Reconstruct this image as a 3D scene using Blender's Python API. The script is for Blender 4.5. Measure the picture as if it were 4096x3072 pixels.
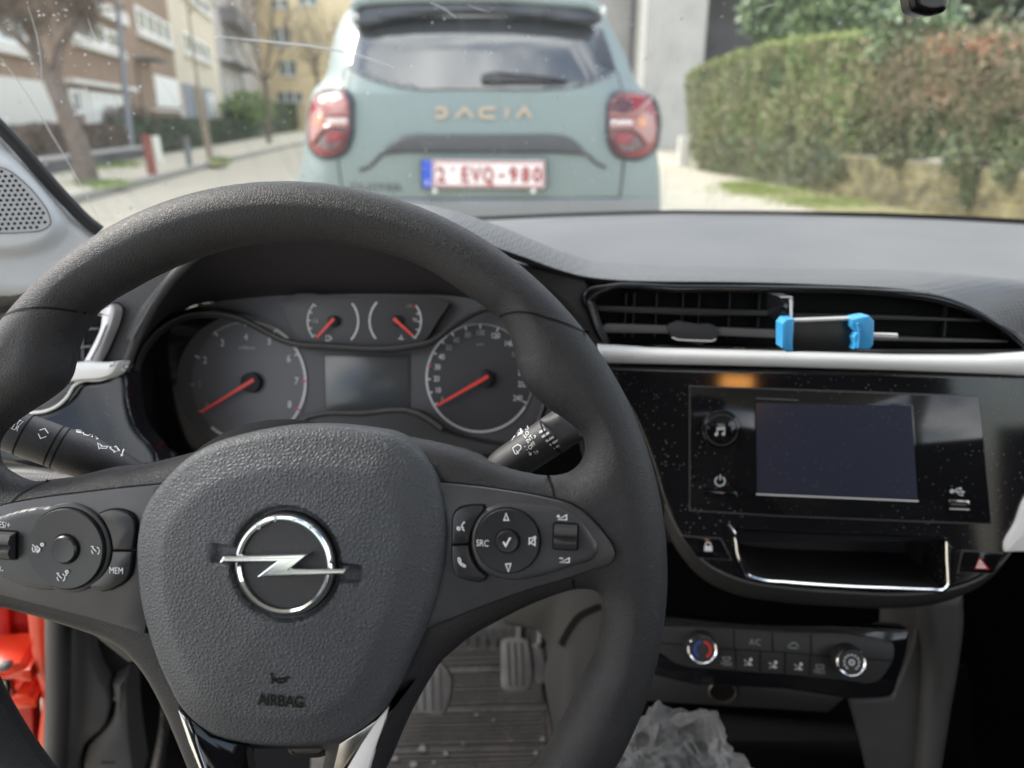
import bpy, bmesh, math, random
import numpy as np
from mathutils import Vector, noise
random.seed(7); rng = np.random.default_rng(7)
R_ = math.radians
for _o in list(bpy.data.objects): bpy.data.objects.remove(_o)
SC = bpy.context.scene
COL = SC.collection
# ------------------------------------------------------------------ camera
YAW, PITCH, FPX = R_(6.2), R_(19.2), 759.0
CAM = np.array([0, 0, 1.12])
cd = bpy.data.cameras.new("camera"); cam = bpy.data.objects.new("camera", cd); COL.objects.link(cam)
cam.location = CAM; cam.rotation_euler = (math.pi/2 - PITCH, 0, YAW)
cd.sensor_width = 36; cd.lens = FPX/1024*36; cd.clip_start = .02; cd.clip_end = 1500
cd.dof.use_dof = True; cd.dof.focus_distance = .41; cd.dof.aperture_fstop = 6.6
SC.camera = cam
# ------------------------------------------------------------------ sky, sun, exposure
SUN_EL, SUN_AZ = R_(40), R_(-75)          # azimuth measured from +Y towards +X
W_ = bpy.data.worlds.new("World"); SC.world = W_; W_.use_nodes = True
nt = W_.node_tree; nt.nodes.clear()
def wn(t, **k):
    n = nt.nodes.new(t)
    for a, b in k.items(): setattr(n, a, b)
    return n
sky = wn('ShaderNodeTexSky', sky_type='NISHITA', sun_disc=False, sun_elevation=SUN_EL, sun_rotation=SUN_AZ)
tc = wn('ShaderNodeTexCoord'); ns = wn('ShaderNodeTexNoise'); ns.inputs['Scale'].default_value = 2.2
ns.inputs['Detail'].default_value = 8; ns.inputs['Roughness'].default_value = .55
ns2 = wn('ShaderNodeTexNoise'); ns2.inputs['Scale'].default_value = 5; ns2.inputs['Detail'].default_value = 6
cr = wn('ShaderNodeValToRGB'); cr.color_ramp.elements[0].position = .43; cr.color_ramp.elements[1].position = .60
mx = wn('ShaderNodeMix', data_type='RGBA'); mx.inputs[7].default_value = (10.2, 10.1, 10.0, 1)
bg = wn('ShaderNodeBackground'); bg.inputs[1].default_value = .115
wo = wn('ShaderNodeOutputWorld')
L = nt.links.new
L(tc.outputs['Generated'], ns.inputs['Vector']); L(ns.outputs['Fac'], cr.inputs[0]); L(cr.outputs[0], mx.inputs[0])
cr2 = wn('ShaderNodeValToRGB'); cr2.color_ramp.elements[0].position = .35; cr2.color_ramp.elements[1].position = .65; cr2.color_ramp.elements[0].color = (6.2, 6.4, 6.8, 1); cr2.color_ramp.elements[1].color = (13, 12.9, 12.7, 1)
L(tc.outputs['Generated'], ns2.inputs['Vector']); L(ns2.outputs['Fac'], cr2.inputs[0]); L(cr2.outputs[0], mx.inputs[7])
L(sky.outputs[0], mx.inputs[6]); L(mx.outputs[2], bg.inputs[0]); L(bg.outputs[0], wo.inputs[0])
sl = bpy.data.lights.new("sun", 'SUN'); sl.energy = 1.5; sl.angle = R_(14); sl.color = (1, .95, .86)
so = bpy.data.objects.new("sun", sl); COL.objects.link(so)
sd = Vector((math.sin(SUN_AZ)*math.cos(SUN_EL), math.cos(SUN_AZ)*math.cos(SUN_EL), math.sin(SUN_EL)))
so.rotation_euler = sd.to_track_quat('Z', 'Y').to_euler(); so.location = (0, 0, 30)
SC.view_settings.view_transform = 'Standard'; SC.view_settings.look = 'None'
SC.view_settings.exposure = 1.66; SC.view_settings.gamma = 1
SC.render.resolution_x = 1024; SC.render.resolution_y = 768
SC.cycles.max_bounces = 6; SC.cycles.transparent_max_bounces = 12
SC.cycles.use_denoising = True
# ------------------------------------------------------------------ measuring helpers
FW = np.array([-math.sin(YAW)*math.cos(PITCH), math.cos(YAW)*math.cos(PITCH), -math.sin(PITCH)])
RT = np.array([math.cos(YAW), math.sin(YAW), 0.]); UP = np.cross(RT, FW)
ZONE = dict(S=(0,0,1.8517), Z1=(0,0,.5877), Z2=(1100,0,.7685), Z3=(2500,0,.7215), Z4=(0,700,.7234), Z5=(600,1100,.7685),
    B1=(2300,1050,.8119), B2=(2500,1950,.7215), B3=(0,1800,.7669), B4=(500,1650,.8573), B5=(1500,1600,.6027),
    B6=(1500,2300,.6781), B7=(0,1050,.5426), B8=(1800,750,.4219), B9=(0,2300,.4654), B10=(600,2600,.4973))
def ray(z, x, y):
    a, b, s = ZONE[z]; x = a+x*s; y = b+y*s
    return FW + RT*(x-2048)/(4*FPX) - UP*(y-1536)/(4*FPX)
def atd(z, x, y, depth): return CAM + ray(z, x, y)*depth
def atY(z, x, y, Y):
    d = ray(z, x, y); return CAM + d*(Y/d[1])
def atZ(z, x, y, Z):
    d = ray(z, x, y); return CAM + d*((Z-CAM[2])/d[2])
class Frame:
    def __init__(s, o, tilt=0, yaw=0, u=None, v=None):
        t, y = R_(tilt), R_(yaw)
        s.o = np.array(o, float)
        if u is None:
            s.n = np.array([math.sin(y)*math.cos(t), -math.cos(y)*math.cos(t), math.sin(t)])
            s.u = np.array([math.cos(y), math.sin(y), 0.]); s.v = np.cross(s.n, s.u)
        else:
            s.u = np.array(u, float)/np.linalg.norm(u); s.v = np.array(v, float)/np.linalg.norm(v); s.n = np.cross(s.u, s.v)
    def P(s, u, v, w=0.): return s.o + s.u*u + s.v*v + s.n*w
    def arr(s, uv, w): return s.o + np.outer(uv[:,0], s.u) + np.outer(uv[:,1], s.v) + np.outer(w, s.n)
    def un(s, z, x, y, w=0.):
        d = ray(z, x, y); o = s.o + s.n*w; t = np.dot(o-CAM, s.n)/np.dot(d, s.n); q = CAM+d*t-s.o
        return (float(np.dot(q, s.u)), float(np.dot(q, s.v)))
    def T(s, z, pts, w=0.): return [s.un(z, x, y, w) for x, y in pts]
    def off(s, w): 
        f = Frame(s.o+s.n*w, u=s.u, v=s.v); return f
def at_(z, x, y, depth, tilt, yaw=0): return Frame(atd(z, x, y, depth), tilt, yaw)
def sm(pts, n=6, closed=True, corner=55):
    p = np.array(pts, float); N = len(p); out = []
    def seg(i): return p[(i+1) % N]-p[i % N]
    rngi = range(N) if closed else range(N-1)
    def tan(i, side):
        if not closed and i == 0: return seg(0)/max(1e-9, np.linalg.norm(seg(0)))
        if not closed and i == N-1: return seg(N-2)/max(1e-9, np.linalg.norm(seg(N-2)))
        a, b = seg(i-1), seg(i); la, lb = max(1e-9, np.linalg.norm(a)), max(1e-9, np.linalg.norm(b))
        a, b = a/la, b/lb
        if np.dot(a, b) < math.cos(R_(corner)): return b if side else a
        t = a*lb+b*la; return t/max(1e-9, np.linalg.norm(t))
    for i in rngi:
        j = (i+1) % N; l = np.linalg.norm(p[j]-p[i]); m0, m1 = tan(i, 1)*l, tan(j if closed else i+1, 0)*l
        for k in range(n):
            t = k/n; h = (2*t**3-3*t*t+1, t**3-2*t*t+t, -2*t**3+3*t*t, t**3-t*t)
            out.append(h[0]*p[i]+h[1]*m0+h[2]*p[j]+h[3]*m1)
    if not closed: out.append(p[-1])
    return [tuple(q) for q in out]
def circ(c, r, n=48, a0=0, a1=360, ry=None):
    ry = ry or r; full = abs(a1-a0) >= 360
    m = n if full else n+1
    return [(c[0]+r*math.cos(R_(a0+(a1-a0)*i/n)), c[1]+ry*math.sin(R_(a0+(a1-a0)*i/n))) for i in range(m)]
def rrect(x0, y0, x1, y1, r, n=4):
    o = []
    for cx, cy, a in ((x1-r, y1-r, 0), (x0+r, y1-r, 90), (x0+r, y0+r, 180), (x1-r, y0+r, 270)):
        o += [(cx+r*math.cos(R_(a+90*i/n)), cy+r*math.sin(R_(a+90*i/n))) for i in range(n+1)]
    return o
def area(p):
    p = np.array(p); return .5*np.sum(p[:,0]*np.roll(p[:,1], -1)-np.roll(p[:,0], -1)*p[:,1])
def inset(p, b):
    p = np.array(p)
    if area(p) < 0: p = p[::-1]
    a = p-np.roll(p, 1, 0); c = np.roll(p, -1, 0)-p
    na = np.c_[-a[:,1], a[:,0]]; nc = np.c_[-c[:,1], c[:,0]]
    na /= np.maximum(1e-9, np.linalg.norm(na, axis=1))[:,None]; nc /= np.maximum(1e-9, np.linalg.norm(nc, axis=1))[:,None]
    m = na+nc; l = np.maximum(.35, (m*m).sum(1)/2)
    return p, p+m*(b/l)[:,None]
_txt = {}
def text_mesh(s, bold=False):
    k = (s, bold)
    if k in _txt: return _txt[k]
    c = bpy.data.curves.new("txt", 'FONT'); c.body = s; c.align_x = 'CENTER'; c.align_y = 'CENTER'; c.size = 1; c.resolution_u = 3
    if bold: c.offset = .022
    o = bpy.data.objects.new("txt", c); COL.objects.link(o)
    dg = bpy.context.evaluated_depsgraph_get(); dg.update()
    m = bpy.data.meshes.new_from_object(o.evaluated_get(dg))
    v = np.array([x.co[:2] for x in m.vertices]); f = [tuple(q.vertices) for q in m.polygons]
    bpy.data.objects.remove(o); bpy.data.meshes.remove(m); bpy.data.curves.remove(c)
    _txt[k] = (v, f); return _txt[k]
class MB:
    def __init__(s): s.v = []; s.f = []; s.m = []; s.n = 0; s.mats = []
    def mi(s, mat):
        if mat not in s.mats: s.mats.append(mat)
        return s.mats.index(mat)
    def add(s, verts, faces, mat):
        verts = np.asarray(verts, float).reshape(-1, 3); b = s.n
        s.v.append(verts); s.n += len(verts); k = s.mi(mat)
        for f in faces: s.f.append(tuple(int(i)+b for i in f)); s.m.append(k)
        return s
    def prism(s, F, poly, w0, w1, mat, bev=0.0):
        p, q = inset(poly, bev if bev else 1e-6); n = len(p)
        rings = [(p, w0), (p, w1-bev)]
        if bev:
            _, q1 = inset(poly, bev*.3); rings += [(q1, w1-bev*.3), (q, w1)]
        V = np.concatenate([F.arr(a, np.full(n, b)) for a, b in rings]); f = []
        for r in range(len(rings)-1):
            for i in range(n):
                j = (i+1) % n; f.append((r*n+i, r*n+j, (r+1)*n+j, (r+1)*n+i))
        t = len(rings)-1; f.append([t*n+i for i in range(n)]); f.append([n-1-i for i in range(n)])
        return s.add(V, f, mat)
    def inflate(s, F, outer, mat, holes=(), res=.0012, prof=None, back=None, warp=None, mirror=False):
        polys = [np.array(outer)]+[np.array(h) for h in holes]
        A = np.concatenate(polys); B = np.concatenate([np.roll(q, -1, 0) for q in polys])
        lo = polys[0].min(0)-res; hi = polys[0].max(0)+res
        nx, ny = int((hi[0]-lo[0])/res)+2, int((hi[1]-lo[1])/res)+2
        gx, gy = np.meshgrid(lo[0]+np.arange(nx)*res, lo[1]+np.arange(ny)*res, indexing='ij')
        P = np.c_[gx.ravel(), gy.ravel()]; M = len(P)
        best = np.full(M, 1e9); near = P.copy(); ins = np.zeros(M, bool)
        D = B-A; LL = np.maximum(1e-18, (D*D).sum(1))
        for i in range(len(A)):
            t = np.clip(((P-A[i])@D[i])/LL[i], 0, 1); Q = A[i]+t[:,None]*D[i]; d = ((P-Q)**2).sum(1)
            k = d < best; best[k] = d[k]; near[k] = Q[k]
            if A[i][1] != B[i][1]:
                c = (A[i][1] > P[:,1]) != (B[i][1] > P[:,1])
                ins ^= c & (P[:,0] < D[i][0]*(P[:,1]-A[i][1])/D[i][1]+A[i][0])
        d = np.sqrt(best); d[~ins] = 0; P[~ins] = near[~ins]
        I = ins.reshape(nx, ny); cell = I[:-1,:-1] | I[1:,:-1] | I[:-1,1:] | I[1:,1:]
        ci, cj = np.nonzero(cell); id0 = ci*ny+cj
        quads = np.c_[id0, id0+ny, id0+ny+1, id0+1]
        used = np.unique(quads); rm = np.full(M, -1); rm[used] = np.arange(len(used)); quads = rm[quads]
        P = P[used]; d = d[used]; w = prof(d) if prof else np.zeros(len(d))
        dw = warp(P[:,0], P[:,1]) if warp else 0
        s.add(F.arr(P, w+dw), quads, mat)
        if mirror: s.add(F.arr(P, -w+dw), quads[:,::-1], mat)
        if back is not None:
            e = np.concatenate([quads[:,[0,1]], quads[:,[1,2]], quads[:,[2,3]], quads[:,[3,0]]])
            key = {}
            for a, b in e.tolist():
                if (b, a) in key: del key[(b, a)]
                else: key[(a, b)] = 1
            bv = sorted({i for ab in key for i in ab}); ix = {q: i for i, q in enumerate(bv)}; bv = np.array(bv); n = len(bv)
            top = F.arr(P[bv], (w+dw)[bv]); bot = F.arr(P[bv], np.full(n, back)+(dw[bv] if warp else 0))
            s.add(np.concatenate([top, bot]), [(ix[a]+n, ix[b]+n, ix[b], ix[a]) for a, b in key], mat)
        return s
    def stroke(s, F, pts, wd, w, mat, closed=False, wf=None):
        p = np.array(pts, float); n = len(p)
        t = (np.roll(p, -1, 0)-np.roll(p, 1, 0)) if closed else np.gradient(p, axis=0)
        a = p-np.roll(p, 1, 0); c = np.roll(p, -1, 0)-p
        if not closed: a[0] = c[0]; c[-1] = a[-1]
        ua = a/np.maximum(1e-12, np.linalg.norm(a, axis=1))[:,None]; uc = c/np.maximum(1e-12, np.linalg.norm(c, axis=1))[:,None]
        na = np.c_[-ua[:,1], ua[:,0]]; nc = np.c_[-uc[:,1], uc[:,0]]; m = na+nc; l = np.maximum(.4, (m*m).sum(1)/2)
        o = m/l[:,None]*wd/2; V = np.concatenate([p+o, p-o])
        W = np.full(2*n, w) if wf is None else wf(V[:,0], V[:,1])+w
        r = range(n if closed else n-1)
        return s.add(F.arr(V, W), [(i, i+n, (i+1) % n+n, (i+1) % n) for i in r], mat)
    def flat(s, F, poly, w, mat, wf=None):
        p = np.array(poly, float)
        if area(p) < 0: p = p[::-1]
        W = np.full(len(p), w) if wf is None else wf(p[:,0], p[:,1])+w
        return s.add(F.arr(p, W), [list(range(len(p)))], mat)
    def text(s, F, st, c, h, w, mat, rot=0, xs=.85, bold=False, wf=None):
        v, f = text_mesh(st, bold); q = v*np.array([xs, 1])*h/.72; a = R_(rot)
        q = np.c_[q[:,0]*math.cos(a)-q[:,1]*math.sin(a), q[:,0]*math.sin(a)+q[:,1]*math.cos(a)]+np.array(c)
        W = np.full(len(q), w) if wf is None else wf(q[:,0], q[:,1])+w
        return s.add(F.arr(q, W), f, mat)
    def tube(s, pts, rad, mat, n=8, closed=False, caps=True, flatten=None):
        p = np.array(pts, float); N = len(p); rad = np.full(N, rad) if np.isscalar(rad) else np.array(rad)
        t = (np.roll(p, -1, 0)-np.roll(p, 1, 0)) if closed else np.gradient(p, axis=0)
        t /= np.maximum(1e-9, np.linalg.norm(t, axis=1))[:,None]
        up = np.array([0, 0, 1.]) if abs(t[0][2]) < .9 else np.array([1., 0, 0]); V = []
        x = np.cross(t[0], up); x /= np.linalg.norm(x)
        for i in range(N):
            x = x-t[i]*np.dot(x, t[i]); x /= max(1e-9, np.linalg.norm(x)); y = np.cross(t[i], x)
            for k in range(n):
                a = 2*math.pi*k/n; V.append(p[i]+rad[i]*(x*math.cos(a)+y*math.sin(a)))
        f = []
        for i in range(N if closed else N-1):
            for k in range(n):
                j = (i+1) % N; f.append((i*n+k, i*n+(k+1) % n, j*n+(k+1) % n, j*n+k))
        if caps and not closed: f += [[k for k in range(n)][::-1], [(N-1)*n+k for k in range(n)]]
        return s.add(V, f, mat)
    def lathe(s, o, ax, prof, mat, n=40, sq=1.0, ref=None):
        ax = np.array(ax, float); ax /= np.linalg.norm(ax)
        ref = np.array([0, 0, 1.]) if ref is None else np.array(ref, float)
        x = np.cross(ref, ax); x /= np.linalg.norm(x); y = np.cross(ax, x); V = []
        for r, h in prof:
            for k in range(n):
                a = 2*math.pi*k/n; V.append(o+ax*h+r*(x*math.cos(a)+y*math.sin(a)*sq))
        f = [(i*n+k, i*n+(k+1) % n, (i+1)*n+(k+1) % n, (i+1)*n+k) for i in range(len(prof)-1) for k in range(n)]
        f += [list(range(n))[::-1], [(len(prof)-1)*n+k for k in range(n)]]
        return s.add(V, f, mat)
    def knob(s, F, c, prof, mat, n=40): return s.lathe(F.P(c[0], c[1], 0), F.n, prof, mat, n, ref=F.v)
    def box(s, F, u0, u1, v0, v1, w0, w1, mat, bev=0): return s.prism(F, [(u0, v0), (u1, v0), (u1, v1), (u0, v1)], w0, w1, mat, bev)
    def grid(s, rows, mat):
        R = np.array(rows, float); a, b = R.shape[:2]
        return s.add(R.reshape(-1, 3), [(i*b+j, i*b+j+1, (i+1)*b+j+1, (i+1)*b+j) for i in range(a-1) for j in range(b-1)], mat)
    def build(s, name, parent=None, smooth=True, angle=35, label=None, cat=None, group=None, kind=None, loc=None):
        me = bpy.data.meshes.new(name); V = np.concatenate(s.v)
        pl = WL.get(parent.name, np.zeros(3)) if parent else np.zeros(3)
        org = pl if loc is None else np.array(loc, float)
        if parent is None and loc is None:
            lo, hi = V.min(0), V.max(0); org = np.array([(lo[0]+hi[0])/2, (lo[1]+hi[1])/2, lo[2]])
        me.from_pydata((V-org).tolist(), [], [list(f) for f in s.f]); me.validate()
        for m in s.mats: me.materials.append(M[m])
        if len(me.polygons) == len(s.m): me.polygons.foreach_set('material_index', s.m)
        me.polygons.foreach_set('use_smooth', [smooth]*len(me.polygons))
        if smooth: me.set_sharp_from_angle(angle=R_(angle))
        o = bpy.data.objects.new(name, me); COL.objects.link(o); o.location = org-pl if parent else org
        WL[o.name] = org
        if parent: o.parent = parent
        tag(o, label, cat, group, kind); return o
WL = {}
def tag(o, label=None, cat=None, group=None, kind=None):
    for k, v in (('label', label), ('category', cat), ('group', group), ('kind', kind)):
        if v: o[k] = v
def thing(name, label, cat, loc, group=None):
    o = bpy.data.objects.new(name, None); o.empty_display_size = .05; COL.objects.link(o); o.location = loc
    WL[o.name] = np.array(loc, float); tag(o, label, cat, group); return o
def copy_tree(o, loc=None, label=None, parent=None):
    c = o.copy(); COL.objects.link(c); WL[c.name] = WL[o.name]
    if parent: c.parent = parent
    if loc is not None: c.location = loc
    if label: c['label'] = label
    for ch in [x for x in bpy.data.objects if x.parent == o]: copy_tree(ch, parent=c)
    return c
def rnd(r, h): 
    def f(d):
        q = np.minimum(d, r); return h-r+np.sqrt(np.maximum(0, r*r-(r-q)**2))
    return f
# ------------------------------------------------------------------ materials
M = {}
def mat(name, col, rough=.5, metal=0, spec=.5, bump=None, var=0, varscale=20, coat=0, dust=0, alpha=1, sheen=0, emis=None, isl=None, trans=0):
    m = bpy.data.materials.new(name); m.use_nodes = True; t = m.node_tree; b = t.nodes['Principled BSDF']; M[name] = m
    def N(k, **kw):
        n = t.nodes.new(k)
        for a, c in kw.items(): n.inputs[a.replace('_', ' ')].default_value = c
        return n
    tcx = t.nodes.new('ShaderNodeTexCoord'); L = t.links.new; OC = tcx.outputs['Object']
    c4 = (*col, 1); b.inputs['Base Color'].default_value = c4; b.inputs['Roughness'].default_value = rough
    b.inputs['Metallic'].default_value = metal; b.inputs['Specular IOR Level'].default_value = spec
    b.inputs['Coat Weight'].default_value = coat; b.inputs['Coat Roughness'].default_value = .06
    if trans: b.inputs['Transmission Weight'].default_value = trans
    if sheen: b.inputs['Sheen Weight'].default_value = sheen
    if alpha < 1: b.inputs['Alpha'].default_value = alpha
    src = None
    if var:
        n = N('ShaderNodeTexNoise', Scale=varscale, Detail=5.); L(OC, n.inputs['Vector'])
        r = N('ShaderNodeMapRange'); r.inputs[1].default_value = .3; r.inputs[2].default_value = .7
        r.inputs[3].default_value = 1-var; r.inputs[4].default_value = 1+var; L(n.outputs['Fac'], r.inputs[0])
        h = N('ShaderNodeVectorMath'); h.operation = 'SCALE'; h.inputs[0].default_value = col; L(r.outputs[0], h.inputs['Scale']); src = h.outputs[0]
    if isl:
        g = t.nodes.new('ShaderNodeNewGeometry'); r = t.nodes.new('ShaderNodeValToRGB'); e = r.color_ramp.elements
        r.color_ramp.interpolation = 'CONSTANT' if len(isl) > 2 else 'LINEAR'
        while len(e) < len(isl): e.new(.5)
        for i, c in enumerate(isl): e[i].position = i/len(isl); e[i].color = (*c, 1)
        n = N('ShaderNodeTexNoise', Scale=varscale, Detail=3.); L(OC, n.inputs['Vector'])
        a = N('ShaderNodeMath'); a.operation = 'MULTIPLY_ADD'; a.inputs[1].default_value = .5; L(g.outputs['Random Per Island'], a.inputs[0])
        a2 = N('ShaderNodeMath'); a2.operation = 'MULTIPLY_ADD'; a2.inputs[1].default_value = 2.2; a2.inputs[2].default_value = -.8; L(n.outputs['Fac'], a2.inputs[0])
        L(a2.outputs[0], a.inputs[2]); L(a.outputs[0], r.inputs[0]); src = r.outputs[0]
    if dust:
        v = N('ShaderNodeTexVoronoi', Scale=260.); L(OC, v.inputs['Vector'])
        n = N('ShaderNodeTexNoise', Scale=14., Detail=4.); L(OC, n.inputs['Vector'])
        w = N('ShaderNodeMath'); w.operation = 'MULTIPLY_ADD'; w.inputs[1].default_value = -.32*dust; w.inputs[2].default_value = .0; L(n.outputs['Fac'], w.inputs[0])
        w2 = N('ShaderNodeMath'); w2.operation = 'ADD'; w2.inputs[1].default_value = .11+.10*dust*0; L(w.outputs[0], w2.inputs[0])
        vv = N('ShaderNodeMath'); vv.operation = 'ADD'; L(v.outputs['Distance'], vv.inputs[0]); L(w.outputs[0], vv.inputs[1])
        lt = N('ShaderNodeMath'); lt.operation = 'LESS_THAN'; lt.inputs[1].default_value = -.055; L(vv.outputs[0], lt.inputs[0])
        hz = N('ShaderNodeMath'); hz.operation = 'MULTIPLY'; hz.inputs[1].default_value = .02*dust; L(n.outputs['Fac'], hz.inputs[0])
        ad = N('ShaderNodeMath'); ad.operation = 'MULTIPLY_ADD'; ad.inputs[1].default_value = .55; L(lt.outputs[0], ad.inputs[0]); L(hz.outputs[0], ad.inputs[2])
        x = t.nodes.new('ShaderNodeMix'); x.data_type = 'RGBA'; x.inputs[7].default_value = (.33, .34, .35, 1); x.inputs[6].default_value = c4
        L(ad.outputs[0], x.inputs[0])
        if src: L(src, x.inputs[6])
        src = x.outputs[2]
        rr = N('ShaderNodeMath'); rr.operation = 'MULTIPLY_ADD'; rr.inputs[1].default_value = .4; rr.inputs[2].default_value = rough; L(lt.outputs[0], rr.inputs[0]); L(rr.outputs[0], b.inputs['Roughness'])
    if src: L(src, b.inputs['Base Color'])
    if emis: b.inputs['Emission Color'].default_value = (*emis[0], 1); b.inputs['Emission Strength'].default_value = emis[1]
    if bump:
        kind, sc, st, dist = bump; h = None
        mp = t.nodes.new('ShaderNodeMapping'); L(OC, mp.inputs[0])
        if kind == 'leather':
            nn = N('ShaderNodeTexNoise', Scale=sc*.35, Detail=2.); L(OC, nn.inputs['Vector'])
            mm = N('ShaderNodeMix'); mm.data_type = 'VECTOR'; mm.inputs[0].default_value = .0009; L(OC, mm.inputs[4]); L(nn.outputs['Color'], mm.inputs[5])
            v = N('ShaderNodeTexVoronoi', Scale=sc); v.feature = 'DISTANCE_TO_EDGE'; L(mm.outputs[1], v.inputs['Vector'])
            c = N('ShaderNodeMapRange'); c.inputs[2].default_value = .34; c.interpolation_type = 'SMOOTHSTEP'; L(v.outputs['Distance'], c.inputs[0]); h = c.outputs[0]
        elif kind == 'grain':
            v = N('ShaderNodeTexVoronoi', Scale=sc); L(OC, v.inputs['Vector'])
            c = N('ShaderNodeMapRange'); c.inputs[1].default_value = .75; c.inputs[2].default_value = .1; L(v.outputs['Distance'], c.inputs[0]); h = c.outputs[0]
        elif kind == 'weave':
            w1 = N('ShaderNodeTexVoronoi', Scale=sc, Randomness=.12); L(mp.outputs[0], w1.inputs['Vector']); h = w1.outputs['Distance']
        elif kind == 'ribs':
            w1 = N('ShaderNodeTexWave', Scale=sc, Distortion=.0); w1.bands_direction = 'Y'; L(OC, w1.inputs['Vector']); h = w1.outputs['Fac']
        elif kind == 'brick':
            w1 = N('ShaderNodeTexBrick', Scale=sc); L(OC, w1.inputs['Vector']); h = w1.outputs['Fac']
        else:
            n = N('ShaderNodeTexNoise', Scale=sc, Detail=6.); L(OC, n.inputs['Vector']); h = n.outputs['Fac']
        bn = N('ShaderNodeBump', Strength=st, Distance=dist); L(h, bn.inputs['Height']); L(bn.outputs[0], b.inputs['Normal'])
    return m
mat('rim_leather', (.025, .0245, .0265), .52, spec=.38, bump=('leather', 900, .8, .00016), var=.15, varscale=30)
mat('cover_leather', (.062, .0665, .074), .5, spec=.4, bump=('leather', 520, .85, .00025), var=.12, varscale=25)
mat('soft_black', (.030, .029, .031), .5, bump=('grain', 1500, .3, .0003), var=.12)
mat('switch_plastic', (.040, .040, .043), .42, bump=('noise', 900, .12, .0003), var=.18, varscale=60)
mat('button_black', (.018, .018, .020), .36, bump=('noise', 1500, .08, .0002), dust=.35)
mat('icon_white', (.80, .80, .80), .5)
mat('icon_grey', (.58, .58, .59), .5)
mat('icon_dim', (.26, .26, .265), .5)
mat('icon_red', (.55, .03, .02), .4)
mat('icon_blue', (.02, .06, .28), .5)
mat('needle_red', (.85, .06, .04), .4)
mat('chrome', (.82, .83, .85), .09, metal=1)
mat('chrome_dark', (.30, .28, .26), .14, metal=1)
mat('silver', (.76, .75, .73), .45, metal=.0, bump=('noise', 700, .05, .0002))
mat('gloss_black', (.006, .006, .007), .07, spec=.5, dust=1.0)
mat('gloss_clean', (.006, .006, .007), .08, spec=.5)
mat('gloss_left', (.006, .006, .009), .09, spec=.35, dust=.8)
mat('deep_black', (.004, .004, .004), .8, spec=.2)
mat('groove', (.006, .006, .006), .7, spec=.2)
mat('dial_dark', (.042, .040, .043), .45, bump=('noise', 1500, .05, .0002))
mat('dial_tach', (.115, .108, .117), .42, bump=('noise', 1500, .05, .0002))
mat('panel_dark', (.078, .075, .080), .45)
mat('lcd', (.058, .062, .064), .22, spec=.6)
mat('screen', (.035, .037, .058), .12, spec=.5, dust=.9)
mat('dash_pad', (.105, .104, .104), .46, spec=.5, bump=('weave', 330, .9, .0010), var=.08, varscale=8)
mat('dash_top', (.115, .113, .113), .46, spec=.5, bump=('noise', 900, .3, .0005), var=.15, varscale=6)
mat('pad_left', (.060, .056, .058), .5, bump=('weave', 330, .5, .0006))
mat('hood_inner', (.030, .027, .030), .55)
mat('hood_dark', (.010, .010, .014), .6)
mat('trim_dark', (.021, .0205, .0205), .55, bump=('noise', 600, .2, .0004))
mat('trim_grey', (.058, .055, .054), .52, bump=('noise', 500, .25, .0004), var=.15)
mat('kick_grey', (.10, .095, .095), .5, bump=('noise', 500, .2, .0004), var=.12, varscale=14)
mat('pillar_white', (.60, .62, .64), .55, bump=('grain', 900, .12, .0003))
mat('grille_white', (.52, .53, .55), .5)
mat('seal_black', (.010, .010, .010), .6)
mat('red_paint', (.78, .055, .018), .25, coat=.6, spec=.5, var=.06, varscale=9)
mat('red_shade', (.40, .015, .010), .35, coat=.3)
mat('mat_rubber', (.042, .036, .033), .6, bump=('noise', 120, .5, .003), var=.45, varscale=18)
mat('pedal_rubber', (.10, .093, .09), .5, var=.25, varscale=40)
mat('carpet', (.005, .005, .006), .95, spec=.05, bump=('noise', 400, .5, .002))
mat('blue_rubber', (.04, .30, .60), .45)
mat('holder_black', (.007, .008, .007), .35)
mat('socket_metal', (.30, .25, .20), .35, metal=.8)
mat('seat_fabric', (.02, .02, .022), .9, bump=('noise', 300, .4, .002))
mat('asphalt', (.47, .425, .33), .85, bump=('noise', 60, .5, .01), var=.10, varscale=3)
mat('paving', (.56, .51, .40), .85, bump=('noise', 30, .5, .01), var=.10, varscale=2)
mat('kerb_stone', (.26, .25, .22), .8, var=.15)
mat('verge', (.36, .36, .13), .95, var=.3, varscale=3)
mat('moss', (.33, .31, .15), .95, var=.35, varscale=5, bump=('noise', 40, .6, .02))
mat('brick_brown', (.25, .172, .12), .85, var=.14, varscale=3, bump=('noise', 8, .3, .01))
mat('brick_orange', (.29, .205, .145), .85, var=.12, varscale=3)
mat('render_cream', (.62, .55, .43), .85, var=.06, varscale=1)
mat('render_yellow', (.72, .60, .38), .85, var=.05, varscale=1)
mat('render_grey', (.42, .39, .37), .85, var=.1, varscale=1)
mat('stone_light', (.68, .66, .61), .8)
mat('stone_blue', (.24, .26, .29), .8)
mat('white_paint', (.85, .85, .82), .5)
mat('window_glass', (.20, .24, .24), .12, spec=.8)
mat('door_brown', (.12, .07, .05), .6)
mat('concrete', (.44, .43, .41), .85, var=.10, varscale=1.2, bump=('noise', 12, .3, .01))
mat('concrete_dark', (.22, .22, .225), .85, var=.1, varscale=1)
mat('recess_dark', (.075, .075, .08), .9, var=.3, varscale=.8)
mat('bark', (.16, .125, .105), .9, bump=('noise', 25, .7, .02), var=.25, varscale=8)
mat('bark_pale', (.26, .22, .17), .9, var=.2, varscale=8)
mat('stake_wood', (.44, .34, .21), .8, var=.15)
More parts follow.
